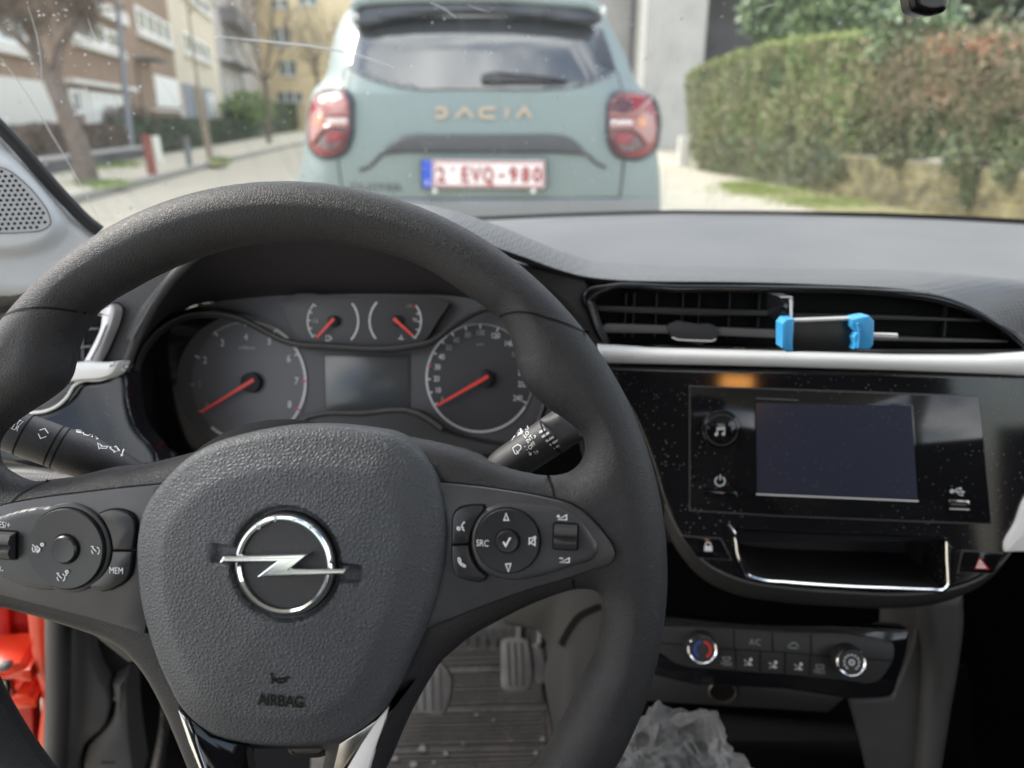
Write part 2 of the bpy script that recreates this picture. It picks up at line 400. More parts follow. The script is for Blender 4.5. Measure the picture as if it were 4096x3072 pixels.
mat('leaf_hedge', (.1, .15, .04), .6, isl=[(.12, .19, .06), (.18, .26, .08), (.27, .29, .13), (.34, .28, .17), (.16, .23, .08), (.08, .13, .05)], varscale=1.1)
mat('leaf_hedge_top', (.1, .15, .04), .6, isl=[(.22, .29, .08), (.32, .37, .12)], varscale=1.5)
mat('leaf_laurel', (.1, .15, .04), .35, isl=[(.17, .25, .12), (.27, .36, .19), (.09, .14, .08), (.36, .43, .27)], varscale=1.2)
mat('leaf_ivy', (.1, .15, .04), .5, isl=[(.07, .11, .05), (.15, .20, .09), (.24, .27, .13), (.22, .18, .11), (.10, .15, .07)], varscale=1.0)
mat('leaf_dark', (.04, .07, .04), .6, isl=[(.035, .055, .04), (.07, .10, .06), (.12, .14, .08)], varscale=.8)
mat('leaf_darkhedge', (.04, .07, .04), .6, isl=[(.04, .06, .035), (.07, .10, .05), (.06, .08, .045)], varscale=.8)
mat('leaf_brown', (.15, .1, .07), .7, isl=[(.13, .095, .07), (.20, .145, .11), (.10, .085, .06)], varscale=1.5)
mat('leaf_bright', (.1, .15, .04), .5, isl=[(.16, .24, .07), (.25, .34, .12), (.10, .16, .05)], varscale=2)
mat('twig_red', (.30, .17, .11), .8, isl=[(.30, .20, .13), (.38, .28, .19), (.16, .17, .09), (.20, .15, .10)], varscale=2)
mat('leaf_red', (.38, .15, .08), .6)
mat('low_brick', (.19, .165, .085), .9, var=.6, varscale=5, bump=('noise', 20, .6, .02))
mat('satin_metal', (.50, .48, .47), .35, metal=.6)
mat('post_red', (.22, .05, .03), .5)
mat('post_white', (.75, .75, .68), .5)
mat('post_dark', (.13, .15, .16), .5)
mat('car_paint', (.19, .24, .238), .5, metal=.0, coat=.10, spec=.5)
mat('car_plastic', (.055, .058, .065), .5)
mat('car_bumper', (.20, .21, .22), .5)
mat('car_glass', (.05, .055, .06), .04, spec=1.0, coat=1.0)
mat('car_black', (.03, .035, .045), .3)
mat('tyre', (.02, .02, .02), .85)
mat('lamp_red', (.24, .012, .02), .3, coat=.2)
mat('lamp_dark', (.07, .01, .015), .2, coat=.6)
mat('lamp_clear', (.36, .17, .16), .3, coat=.2)
mat('lamp_white', (.60, .52, .50), .2, coat=.6)
mat('lamp_amber', (.50, .20, .08), .2, coat=.6)
mat('copper', (.42, .34, .25), .5)
mat('plate_white', (.85, .82, .82), .4)
mat('plate_red', (.36, .03, .035), .4)
mat('plate_blue', (.02, .09, .55), .4)
mat('lamp_lit', (.9, .5, .15), .5, emis=((1, .42, .10), 7))
mat('mirror_black', (.006, .006, .006), .25)
# windscreen glass: clear sheet, mirror-like film and dust on it
g = bpy.data.materials.new('windscreen_glass'); M['windscreen_glass'] = g; g.use_nodes = True; t = g.node_tree; t.nodes.clear()
def N(k): return t.nodes.new(k)
out = N('ShaderNodeOutputMaterial'); tr = N('ShaderNodeBsdfTransparent'); gl = N('ShaderNodeBsdfGlossy'); df = N('ShaderNodeBsdfDiffuse')
tr.inputs[0].default_value = (.95, .97, .955, 1); gl.inputs['Roughness'].default_value = .02; df.inputs[0].default_value = (.8, .8, .8, 1)
fr = N('ShaderNodeFresnel'); fr.inputs[0].default_value = 1.35; m1 = N('ShaderNodeMixShader'); m2 = N('ShaderNodeMixShader')
tx = N('ShaderNodeTexCoord'); vo = N('ShaderNodeTexVoronoi'); vo.inputs['Scale'].default_value = 55; n1 = N('ShaderNodeTexNoise'); n1.inputs['Scale'].default_value = 5; n1.inputs['Detail'].default_value = 6
a = N('ShaderNodeMath'); a.operation = 'MULTIPLY_ADD'; a.inputs[1].default_value = -.42; b = N('ShaderNodeMath'); b.operation = 'LESS_THAN'; b.inputs[1].default_value = -.135
c = N('ShaderNodeMath'); c.operation = 'MULTIPLY'; c.inputs[1].default_value = .40
d = N('ShaderNodeMapRange'); d.inputs[1].default_value = .35; d.inputs[2].default_value = .75; d.inputs[3].default_value = .035; d.inputs[4].default_value = .09
e = N('ShaderNodeMath'); e.operation = 'ADD'; L = t.links.new
L(tx.outputs['Object'], vo.inputs['Vector']); L(tx.outputs['Object'], n1.inputs['Vector'])
L(n1.outputs['Fac'], a.inputs[0]); L(vo.outputs['Distance'], a.inputs[2]); L(a.outputs[0], b.inputs[0]); L(b.outputs[0], c.inputs[0])
mp2 = N('ShaderNodeMapping'); mp2.inputs['Scale'].default_value = (60, 5, 9); mp2.inputs['Rotation'].default_value = (0, 0, .5); n2 = N('ShaderNodeTexNoise'); n2.inputs['Scale'].default_value = 1.0; n2.inputs['Detail'].default_value = 4
s1 = N('ShaderNodeMapRange'); s1.inputs[1].default_value = .56; s1.inputs[2].default_value = .75; s1.inputs[3].default_value = 0; s1.inputs[4].default_value = .12; e0 = N('ShaderNodeMath'); e0.operation = 'ADD'
L(tx.outputs['Object'], mp2.inputs[0]); L(mp2.outputs[0], n2.inputs['Vector']); L(n2.outputs['Fac'], s1.inputs[0]); L(c.outputs[0], e0.inputs[0]); L(s1.outputs[0], e0.inputs[1])
L(n1.outputs['Fac'], d.inputs[0]); L(e0.outputs[0], e.inputs[0]); L(d.outputs[0], e.inputs[1])
L(fr.outputs[0], m1.inputs[0]); L(tr.outputs[0], m1.inputs[1]); L(gl.outputs[0], m1.inputs[2])
L(e.outputs[0], m2.inputs[0]); L(m1.outputs[0], m2.inputs[1]); L(df.outputs[0], m2.inputs[2]); L(m2.outputs[0], out.inputs[0])
# crumpled clear film
g = bpy.data.materials.new('clear_film'); M['clear_film'] = g; g.use_nodes = True; t = g.node_tree; t.nodes.clear()
out = N('ShaderNodeOutputMaterial'); tr = N('ShaderNodeBsdfTransparent'); pb = N('ShaderNodeBsdfPrincipled'); m1 = N('ShaderNodeMixShader')
pb.inputs['Base Color'].default_value = (.36, .355, .35, 1); pb.inputs['Roughness'].default_value = .08; pb.inputs['Specular IOR Level'].default_value = .9
lw = N('ShaderNodeLayerWeight'); lw.inputs[0].default_value = .45; mr = N('ShaderNodeMapRange'); mr.inputs[3].default_value = .07; mr.inputs[4].default_value = .8
t.links.new(lw.outputs['Facing'], mr.inputs[0]); t.links.new(mr.outputs[0], m1.inputs[0]); t.links.new(tr.outputs[0], m1.inputs[1]); t.links.new(pb.outputs[0], m1.inputs[2]); t.links.new(m1.outputs[0], out.inputs[0])
# ------------------------------------------------------------------ steering wheel
class Field:
    def __init__(s, polys, prof): s.p = [np.array(q) for q in polys]; s.prof = prof
    def __call__(s, u, v):
        P = np.c_[u, v]; best = np.full(len(P), 1e9)
        for q in s.p:
            B = np.roll(q, -1, 0); D = B-q; LL = np.maximum(1e-18, (D*D).sum(1))
            for i in range(len(q)):
                t = np.clip(((P-q[i])@D[i])/LL[i], 0, 1); best = np.minimum(best, ((P-q[i]-t[:,None]*D[i])**2).sum(1))
        return s.prof(np.sqrt(best))
W = at_('B4', 738, 713, .364, 18)
RA = R_(4.2)
def rot(p, a): return (p[0]*math.cos(a)-p[1]*math.sin(a), p[0]*math.sin(a)+p[1]*math.cos(a))
def mir(P): return [rot((-q[0], q[1]), RA) for q in (rot(p, -RA) for p in P)][::-1]
def canon(P): return [rot(p, -RA) for p in P]
wheel = thing('steering_wheel', 'large black leather-grained steering wheel with round chrome lightning emblem and button pads on both spokes', 'steering wheel', W.P(0, 0, -.03))
T = W.T
RO = .1827; CO = (-.0013, .0003)
outer = [(CO[0]+RO*math.cos(a), CO[1]+RO*math.sin(a)) for a in np.linspace(0, 2*math.pi, 181)[:-1]]
up_hole = (T('Z4', [(510,770),(590,705),(700,640),(880,545),(1000,492),(1150,437),(1300,398),(1500,372),(1797,374)]) +
    T('S', [(770,533),(850,552),(920,580)]) + T('B8', [(120,990),(250,1080),(380,1170),(450,1215),(505,1290),(560,1390),(600,1500),(632,1620)]) +
    T('Z5', [(1895,390),(1915,480),(1950,570),(2010,640),(2080,700),(2150,745)]) +
    T('B5', [(1320,175),(1370,220),(1393,290),(1385,370),(1340,440),(1270,485),(1180,500),(1130,500),(1000,480),(880,450),(760,405),(560,320),(400,275),(200,240)]) +
    T('B4', [(880,98),(700,105),(530,135),(400,165),(250,203),(100,238)]) + T('B3', [(600,88),(400,136),(280,152),(205,162),(100,148),(40,118)]) +
    T('B7', [(-35,1480),(-60,1400),(-40,1320),(20,1240),(190,1110),(330,1020),(430,940),(490,850),(520,740),(542,640),(580,545),(630,465)]))
rl_hole = (T('B5', [(1325,1252),(1400,1247),(1465,1265),(1500,1315),(1508,1400),(1490,1520),(1465,1659)]) +
    T('B6', [(1240,560),(1150,750),(1060,920),(960,1080),(850,1195),(700,1340),(400,1570),(100,1700),(10,1650),(20,1400),(70,1138),(110,1050),(160,930),(230,780),(320,620),(400,500),(500,410),(600,335),(700,280),(850,200),(1000,135)]))
ll_hole = (T('B9', [(-100,200),(0,240),(200,295),(440,360),(600,410),(800,475),(950,530),(1080,600),(1190,700),(1280,810),(1370,960),(1450,1120),(1520,1280),(1590,1450),(1665,1640),(1740,1900),(1760,2300),(1700,2480),(1500,2520),(1100,2300),(700,2000),(390,1659),(200,1400),(0,1060),(-120,800),(-190,560),(-200,330)]))
b_hole = T('B10', [(770,765),(1430,765),(1400,949),(1330,1500),(1080,1580),(850,1500),(745,949)])
up_hole = sm(up_hole, 4); rl_hole = sm(rl_hole, 4); ll_hole = sm(ll_hole, 4); b_hole = sm(b_hole, 4)
RR = .0165
def rprof(d): 
    q = np.minimum(d, RR); return np.sqrt(np.maximum(0, RR*RR-(RR-q)**2))*.95
rimF = Field([outer, up_hole, rl_hole, ll_hole, b_hole], rprof)
mb = MB(); mb.inflate(W, outer, 'rim_leather', [up_hole, rl_hole, ll_hole, b_hole], res=.0011, prof=rprof, mirror=True)
def seam(pts): mb.stroke(W, sm(pts, 5, False), .0011, .00025, 'groove', wf=rimF)
seam(T('B8', [(455,1217),(600,1190),(750,1195),(900,1235),(1100,1292),(1250,1350),(1318,1368)], .01))
seam(T('B7', [(0,400),(130,365),(300,342),(450,345),(600,370),(680,385)], .01))
seam(T('B5', [(1135,505),(1165,550),(1185,600),(1195,655)], .01)); seam(T('B5', [(1320,1175),(1316,1210),(1325,1252)], .01))
seam(T('B3', [(205,165),(150,200),(105,240),(78,290)], .01))
mb.build('rim', wheel)
# airbag cover
cov = T('B4', [(880,62),(1100,80),(1250,112),(1330,165),(1400,235),(1450,310),(1480,400),(1500,530),(1492,680),(1455,850),(1405,1000),(1335,1150),(1265,1300),(1215,1390),(1130,1470),(1020,1540),(900,1570),(750,1576),(560,1562),(400,1520),(300,1450),(235,1375),(190,1290),(140,1180),(95,1050),(58,900),(40,750),(38,600),(62,480),(118,375),(190,290),(270,215),(370,155),(530,103),(700,70)], .022)
cov = sm(cov, 4)
def cprof(d):
    r = .005; q = np.minimum(d, r); e = .0165+.006*np.sqrt(np.maximum(0, 1-(1-q/r)**2))
    s = np.clip((d-.002)/.0165, 0, 1); return e+.0066*(s-.04*np.clip((s-.9)/.1, 0, 1)**2)+.0038*np.clip((d-.0185)/.07, 0, 1)**.7
covF = Field([cov], cprof)
EC0 = W.un('B4', 738, 713, .0325)
def recess(u, v):
    r = np.hypot(u-EC0[0], v-EC0[1]); k = np.clip((.0258-r)/.0012, 0, 1)
    bar = np.clip((.0345-np.abs(u-EC0[0]))/.0015, 0, 1)*np.clip((.0046-np.abs(v-EC0[1]+(u-EC0[0])*.09))/.0014, 0, 1)
    return -.0032*np.maximum(k*k*(3-2*k), bar)
mb = MB(); mb.inflate(W, cov, 'cover_leather', [], res=.0011, prof=cprof, back=.004, warp=recess)
hz = lambda p: T('B4', p, .031)
mb.text(W, 'AIRBAG', W.un('B4', 724, 1352, .031), .0054, .0006, 'groove', rot=.5, xs=.80, wf=covF, bold=True)
mb.text(W, 'AIRBAG', (W.un('B4', 724, 1352, .031)[0]+.0004, W.un('B4', 724, 1352, .031)[1]-.0004), .0054, .0003, 'kick_grey', rot=.5, xs=.80, wf=covF, bold=True)
for st in ([(682,1215),(686,1240),(700,1246),(740,1243),(766,1236)], [(682,1268),(688,1252),(704,1249)], [(700,1250),(716,1262),(738,1260),(752,1247)]):
    mb.stroke(W, hz(st), .0011, .0004, 'groove', wf=covF)
cover = mb.build('airbag_cover', wheel)
# round emblem
EW = .0325
ec = W.un('B4', 738, 713, EW); er = .0283; ei = .0243
def erad(px): return abs(W.un('B4', 738+px, 713, EW)[0]-ec[0])
er, ei = erad(236), erad(198)
mb = MB(); mb.prism(W, circ(ec, er*1.02, 56), .026, .0302, 'groove', .0005)
mb.prism(W, circ(ec, ei, 48), .0298, .0308, 'soft_black', 0)
prof = [(ei, .0295), (ei+.0004, .0325), (ei+.0014, .0335), (er-.0014, .0335), (er-.0003, .0322), (er, .0290)]
Vv = []; n = 96
for r, h in prof: Vv += [W.P(ec[0]+r*math.cos(2*math.pi*k/n), ec[1]+r*math.sin(2*math.pi*k/n), h) for k in range(n)]
mb.add(Vv, [(i*n+k, (i+1)*n+k, (i+1)*n+(k+1) % n, i*n+(k+1) % n) for i in range(len(prof)-1) for k in range(n)], 'chrome')
for ch, x, y in (('O',622,535),('P',703,500),('E',790,500),('L',868,532)):
    p = W.un('B4', x, y, .0336); ang = math.degrees(math.atan2(p[1]-ec[1], p[0]-ec[0]))-90
    mb.text(W, ch, p, .0022, .0337, 'chrome_dark', rot=ang, bold=True)
mb.build('emblem_ring', wheel)
mb = MB(); z = T('B4', [(436,704),(458,670),(858,660),(772,730),(1038,728),(1016,757),(612,769),(705,697)], .0355)
mb.prism(W, z, .0290, .0358, 'chrome', .0010)
mb.stroke(W, T('B4', [(452,686),(800,680),(668,750),(1022,742)], .036), .0006, .0361, 'silver')
mb.build('emblem_bolt', wheel, angle=20)
# spoke inserts, lower chrome trims
PW = .0175
ins = sm(T('B5', [(350,1512),(640,1395),(1000,1262),(1300,1172),(1450,1122),(1560,1082),(1592,1030),(1580,980),(1530,900),(1450,808),(1380,742),(1290,690),(1190,662),(800,590),(400,545),(300,900),(300,1300)], PW), 4)
insL = sm([(W.un('B3', x, y, PW)) for x, y in [(760,955),(500,880),(250,815),(0,752),(-250,690),(-330,640),(-340,560),(-280,480),(-170,380),(-20,300),(150,262),(400,228),(640,200),(850,180),(820,600)]], 4)
def wprof(h, r): return rnd(r, h)
for P_ in (ins, insL):
    mb = MB(); mb.prism(W, P_, .009, .0185, 'switch_plastic', .0008); g = inset(P_, -.0006)[1]; mb.prism(W, list(map(tuple, g)), .009, .0163, 'groove'); mb.build('spoke_panel', wheel)
for side in (0, 1):
    mb = MB()
    if side: 
        a = T('B10', [(2120,260),(1940,480),(1715,640),(1520,760),(1440,1100),(1500,1500),(1720,1500),(1750,949),(1860,680),(1950,470),(1955,400)], .0175)
        c = T('B10', [(1920,455),(1895,560),(1820,760),(1760,949),(1690,1200),(1560,1200),(1590,949),(1700,760),(1830,560)], .0180)
    else:
        a = T('B10', [(225,455),(330,560),(480,700),(620,745),(760,780),(745,949),(850,1500),(600,1500),(450,1100),(400,949),(300,700)], .0175)
        c = T('B10', [(232,470),(315,560),(380,740),(455,949),(550,1200),(495,1200),(405,949),(320,740),(260,560)], .0180)
    mb.prism(W, a, .006, .0172, 'gloss_clean' if not side else 'chrome_dark', .0006)
    mb.prism(W, c, .012, .0190, 'chrome' if not side else 'silver', .0006)
    mb.build('lower_trim', wheel)
# buttons
def dial(c, R1, R2, icons, blank=False):
    mb = MB(); mb.prism(W, circ(c, R1*1.13, 64), .018, .0205, 'switch_plastic', .0016)
    mb.prism(W, circ(c, R1*1.035, 64), .018, .0207, 'groove')
    mb.knob(W, c, [(R1, .018), (R1, .0218), (R1-.0004, .0224), (R1*.75, .0222), (R2*1.14, .0218)], 'button_black', 64)
    mb.prism(W, circ(c, R2*1.13, 40), .0215, .0219, 'groove')
    for f in icons: f(mb)
    mb.build('button_dial', wheel)
    mb = MB(); mb.knob(W, c, [(R2, .0215), (R2, .0232), (R2*.9, .0240), (R2*.4, .0237)], 'button_black', 40)
    return mb
rc = W.un('B5', 880, 935, .0215); R1 = abs(W.un('B5', 1095, 935, .0215)[0]-rc[0]); R2 = abs(W.un('B5', 955, 935, .0215)[0]-rc[0])
SW = .00052
IC = lambda z, p, w=.0225: T(z, p, w)
def st(z, p, closed=False, wd=SW, w=.0227, m='icon_white'): return lambda mb: mb.stroke(W, IC(z, p), wd, w, m, closed)
# raised pods
pod = sm(T('B5', [(880,692),(1080,692),(1240,715),(1350,785),(1440,895),(1487,985),(1468,1040),(1300,1112),(1080,1180),(880,1200),(700,1130),(630,935),(700,740)], .02), 5)
mb = MB(); mb.inflate(W, pod, 'switch_plastic', [], res=.0012, prof=rnd(.0026, .0206), back=.017); mb.build('switch_pod', wheel)
podL = sm(T('B3', [(345,300),(180,300),(0,345),(-120,400),(-230,520),(-200,590),(0,665),(180,730),(345,728),(520,660),(580,515),(520,370)], .02), 5)
mb = MB(); mb.inflate(W, podL, 'switch_plastic', [], res=.0012, prof=rnd(.0026, .0206), back=.017); mb.build('switch_pod', wheel)
mb = dial(rc, R1, R2, [st('B5', [(870,752),(856,797),(887,797)], True), st('B5', [(868,1088),(902,1086),(886,1140)], True),
    st('B5', [(1024,915),(1024,950),(1038,950),(1062,965),(1062,905),(1038,918)], True, .0005), st('B5', [(1018,960),(1070,910)]),
    lambda mb: mb.text(W, 'SRC', W.un('B5', 714, 951, .0225), .0029, .0229, 'icon_white', xs=.8, rot=0)])
mb.stroke(W, IC('B5', [(852,940),(868,968),(898,912)], .024), .0008, .0243, 'icon_white'); mb.build('centre_button', wheel)
lc = W.un('B3', 345, 515, .0215); L1 = abs(W.un('B3', 543, 515, .0215)[0]-lc[0]); L2 = abs(W.un('B3', 412, 515, .0215)[0]-lc[0])
def gauge(cx, cy, s=1):
    r = 20*s; A = lambda a: (cx+r*math.cos(R_(a)), cy+r*math.sin(R_(a)))
    return [st('B3', [A(x) for x in range(-20, 61, 16)], wd=.00045), st('B3', [A(x) for x in range(125, 201, 16)], wd=.00045), st('B3', [A(x) for x in range(-70, -24, 14)], wd=.00045), st('B3', [(cx-17, cy-17), (cx+4, cy+5)], wd=.00045), st('B3', [(cx-24, cy-22), (cx-10, cy-22)], wd=.00045)]
ic = gauge(500, 525) + gauge(320, 665) + [st('B3', [(345,655),(352,640)], wd=.00045), st('B3', circ((350,635), 7, 8), True)]
ic += [st('B3', [(190+20*math.cos(R_(a)), 515+20*math.sin(R_(a))) for a in range(10, 100, 15)], wd=.00045), st('B3', [(190+20*math.cos(R_(a)), 515+20*math.sin(R_(a))) for a in range(120, 220, 15)], wd=.00045),
    st('B3', [(185,500),(185,530)], wd=.00045), st('B3', [(194,500),(194,530),(210,515)], True, .00045), st('B3', circ((221,493), 7, 8), True), st('B3', [(170,492),(182,502)], wd=.00045)]
mb = dial(lc, L1, L2, ic); mb.build('centre_button', wheel)
def key(P_, label, icons):
    mb = MB(); g = inset(P_, -.0007)[1]; mb.prism(W, list(map(tuple, g)), .016, .0192, 'groove'); mb.prism(W, P_, .018, .0212, 'button_black', .0007)
    for f in icons: f(mb)
    mb.build('push_button', wheel)
kc = lambda z, p: sm(T(z, p, .021), 3)
ki = lambda z, p, closed=False, wd=SW: (lambda mb: mb.stroke(W, T(z, p, .0213), wd, .0215, 'icon_white', closed))
key(kc('B5', [(522,770),(545,735),(600,712),(715,706),(722,725),(668,800),(632,880),(618,952),(514,955),(514,850)]), 'v',
    [ki('B5', [(590,808),(583,820),(574,840),(586,846),(582,858),(595,868)]), ki('B5', circ((592,812), 3, 6), True), ki('B5', [(566,842),(563,852),(567,862)], wd=.0005), ki('B5', [(556,838),(552,852),(557,867)], wd=.0005), ki('B5', [(547,838),(545,850),(548,862)], wd=.0004)])
key(kc('B5', [(512,968),(618,964),(632,1040),(668,1108),(736,1172),(712,1200),(610,1192),(545,1168),(516,1090)]), 'p',
    [ki('B5', [(552,1052),(560,1047),(570,1062),(566,1072),(576,1086),(588,1088),(600,1100),(598,1106),(588,1104),(570,1094),(555,1072)], True)])
key(kc('B3', [(515,335),(560,318),(640,322),(688,350),(700,385),(688,518),(590,520),(575,440),(545,375)]), 'b', [])
key(kc('B3', [(588,530),(688,530),(680,600),(665,660),(620,705),(480,722),(465,708),(530,660),(575,590)]), 'm',
    [lambda mb: mb.text(W, 'MEM', W.un('B3', 608, 630, .0213), .0031, .0216, 'icon_white', xs=.8)])
def rocker(z, x0, y0, x1, y1, icons):
    a = W.un(z, x0, y1, .022); b = W.un(z, x1, y0, .022); mb = MB(); mb.prism(W, rrect(a[0]-.0008, a[1]-.0008, b[0]+.0008, b[1]+.0008, .0012), .018, .0210, 'groove')
    w, h = b[0]-a[0], b[1]-a[1]; rows = []
    for i in range(17):
        t = i/16; wv = .0245+.0022*math.sin(math.pi*t)-.0022*math.exp(-((t-.5)/.10)**2); e = .003 if i in (0, 16) else 0
        rows.append([W.P(a[0]+w*q, a[1]+h*t, (wv-e) if 0 < k < 5 else .018) for k, q in enumerate((0, .0, .06, .94, 1, 1))])
    mb.grid(rows, 'soft_black'); mb.box(W, a[0], b[0], a[1], b[1], .018, .0215, 'soft_black')
    for f in icons: f(mb)
    mb.build('rocker_switch', wheel)
rk = lambda z, p, c=False: (lambda mb: mb.stroke(W, T(z, p, .0207), SW, .0209, 'icon_white', c))
rocker('B5', 1187, 832, 1342, 985, [rk('B5', [(1215,793),(1272,762),(1272,794)], True), rk('B5', [(1205,771),(1228,771)]), rk('B5', [(1217,760),(1217,782)]), rk('B5', [(1226,1078),(1289,1048),(1289,1076)], True), rk('B5', [(1224,1049),(1248,1051)])])
rocker('B3', -75, 432, 78, 560, [lambda mb: mb.text(W, 'RES/+', W.un('B3', 14, 391, .0207), .0030, .0209, 'icon_white', xs=.8), lambda mb: mb.text(W, 'SET/-', W.un('B3', -18, 622, .0207), .0030, .0209, 'icon_white', xs=.8)])
# hub shell behind the cover, reaching to the column
mb = MB(); mb.lathe(W.P(0, -.005, -.10), W.n, [(.05, 0), (.055, .06), (.07, .085), (.075, .095)], 'trim_dark', 40); mb.prism(W, sm(T('B10', [(1080,780),(1440,780),(1430,840),(1380,878),(1300,888),(1180,885),(1110,850)], -.03), 3), -.045, -.03, 'kick_grey', .003); mb.build('hub_shell', wheel)
# ------------------------------------------------------------------ column stalks
def stalk(name, label, A, B, prof, extras, matn='soft_black'):
    A, B = np.array(A), np.array(B); ax = (B-A); Ln = np.linalg.norm(ax); ax /= Ln
    o = thing(name, label, 'stalk', A); mid = (A+B)/2; tc_ = CAM-mid; nn = tc_-ax*np.dot(tc_, ax); nn /= np.linalg.norm(nn)
    u = ax if ax[0] > 0 else -ax; F = Frame(A, u=u, v=np.cross(nn, u)); sg = 1 if ax[0] > 0 else -1
    mb = MB(); mb.lathe(A, ax, [(r, t*Ln) for r, t, *_ in prof], matn, 48); mb.build('stalk_body', o)
    rs = np.array([r for r, t in prof]); ts = np.array([t*Ln for r, t in prof])
    def wf(u_, v_):
        r = np.interp(np.abs(u_), ts, rs); return np.sqrt(np.maximum(1e-8, r*r-np.minimum(np.abs(v_), r*.999)**2))
    extras(o, F, wf, ax, A, Ln)
def exL(o, F, wf, ax, A, Ln):
    q = lambda p: F.T('B7', p, .012)
    for a, b in (((240,1122),(100,1395)), ((465,1195),(325,1490)), ((515,1210),(370,1505))):
        u0 = abs((F.un('B7', *a, .006)[0]+F.un('B7', *b, .006)[0])/2); r = float(wf(np.array([u0]), np.array([0.]))[0])
        mb = MB(); mb.lathe(A+ax*(u0-.0004), ax, [(r+.0002, 0), (r+.0002, .0009)], 'groove', 48); mb.build('ring_groove', o)
    mb = MB(); I = lambda p, c=False, wd=.00048: mb.stroke(F, q(sm(p, 2, c, 10) if not c else p), wd, .0003, 'icon_white', c, wf)
    mb.text(F, 'SET/', F.un('B7', 118, 1172, .012), .0031, .0003, 'icon_white', rot=-2, xs=.75, wf=wf); mb.text(F, 'CLR', F.un('B7', 98, 1213, .012), .0031, .0003, 'icon_white', rot=-2, xs=.75, wf=wf)
    I([(290,1235),(328,1222),(354,1258)]); I([(282,1262),(300,1298),(342,1282)])
    I([(716,1328),(745,1345),(740,1352),(790,1352),(780,1368),(735,1366),(728,1372)], True); I([(806,1356),(840,1352),(845,1345),(876,1382),(836,1396),(838,1386),(812,1372)], True)
    I([(905,1370),(893,1424)]); I([(898,1382),(905,1368),(912,1382)]); I([(887,1412),(893,1425),(904,1414)])
    I([(545,1222),(585,1228)]); I([(548,1232),(588,1240)]); I([(553,1242),(592,1250)]); I([(597,1240),(610,1262),(640,1268),(655,1255)]); I([(668,1258),(670,1280)]); I([(690,1272),(712,1292),(700,1296)])
    mb.build('stalk_markings', o)
stalk('control_stalk', 'turn signal stalk with arrow and headlight symbols, left of the airbag cover', atd('B7', 1080, 1600, .455), atd('B7', -110, 1165, .425),
    [(.0070, 0), (.0085, .08), (.0108, .2), (.0124, .38), (.0126, .5), (.0123, .60), (.0121, .75), (.0119, .97), (.0105, 1.0)], exL)
def exR(o, F, wf, ax, A, Ln):
    q = lambda p: F.T('B5', p, .0115)
    u0 = abs(F.un('B5', 1128, 220, .011)[0]); r = float(wf(np.array([u0]), np.array([0.]))[0])
    mb = MB(); mb.lathe(A+ax*(u0-.0005), ax, [(r+.0003, 0), (r+.0003, .0010)], 'groove', 48); mb.build('ring_groove', o)
    mb = MB(); I = lambda p, c=False, wd=.00042, m='icon_white': mb.stroke(F, q(p), wd, .0003, m, c, wf)
    for s_, x, y, rr in (('HI',985,205,22),('LO',994,234,20),('INT',1024,262,14),('OFF',1042,303,12),('1x',1068,346,8)):
        mb.text(F, s_, F.un('B5', x, y, .0115), .0025, .0003, 'icon_white', rot=rr, xs=.85, wf=wf)
    I([(1050,236),(1064,240),(1058,254)]); I([(952,222),(995,312)]); I([(948,240),(952,222),(966,236)])
    I([(908,322),(940,298),(965,305),(968,322),(938,360),(926,352)], True); I([(936,335),(955,358)])
    I([(905,240),(922,232),(940,238)]); I([(915,225),(935,212),(950,215)]); I([(920,248),(945,222)], wd=.001); I([(932,206),(948,228)], wd=.0008); I([(898,252),(886,268),(888,280)])
    I([(1008,326),(1011,332)]); I([(1020,345),(1036,362)]); I([(1036,348),(1036,364),(1022,362)])
    for a, b in (((1087,218),(1125,196)), ((1108,246),(1155,215)), ((1136,274),(1188,243)), ((1160,300),(1220,262)), ((1184,326),(1278,268))): I([a, b], wd=.0013, m='icon_grey')
    mb.build('stalk_markings', o)
    mb = MB(); K = Frame(F.P(0, 0, 0), u=F.u, v=F.v); mb.inflate(K, sm(F.T('B5', [(1085,130),(1240,60),(1400,180),(1400,260),(1235,330),(1150,225)], .008), 5), 'soft_black', res=.0012, prof=rnd(.006, .0122), back=-.008); mb.build('twist_collar', o)
stalk('control_stalk', 'wiper stalk with HI LO INT OFF markings, right of the airbag cover', atd('B5', 790, 490, .455), atd('B5', 1470, 40, .435),
    [(.0085, 0), (.0105, .06), (.0113, .14), (.0116, .4), (.0118, .8), (.010, 1.0)], exR)
# ------------------------------------------------------------------ dashboard
dash = thing('dashboard', 'grey and black car dashboard with gauges, long air vent and glossy radio panel', 'dashboard', (.2, .75, .6))
def lerp(a, b, t): return a+(b-a)*t
def ip(tab, x):
    xs = [q[0] for q in tab]; return float(np.interp(x, xs, [q[1] for q in tab]))
BACK = [(-200,505),(0,495),(300,485),(600,478),(1018,474),(1200,466),(1350,461.5),(1458,459),(1700,461.5),(1900,466),(2050,472),(2212,481),(2500,500)]
def backY(x): t = (x-1460)/1000.; return 1.22-.17*t*t
LIP = [(1000,575),(1080,585),(1131,590),(1200,594),(1245,597),(1291,601),(1359,605.5),(1458,606),(1681,611),(1900,620),(2031,637),(2097,664),(2163,699),(2212,729),(2300,800),(2450,900)]
LIPY = [(1000,.66),(1900,.665),(2031,.67),(2163,.70),(2300,.74),(2450,.78)]
cols = list(range(960, 2460, 20))
K = at_('S', 760, 800, .70, 18)
H = K.off(.085)
CR = [(900,575),(1300,572),(1458,580),(1681,584),(1900,588),(2031,592),(2120,598),(2212,608),(2450,640)]
rows = []
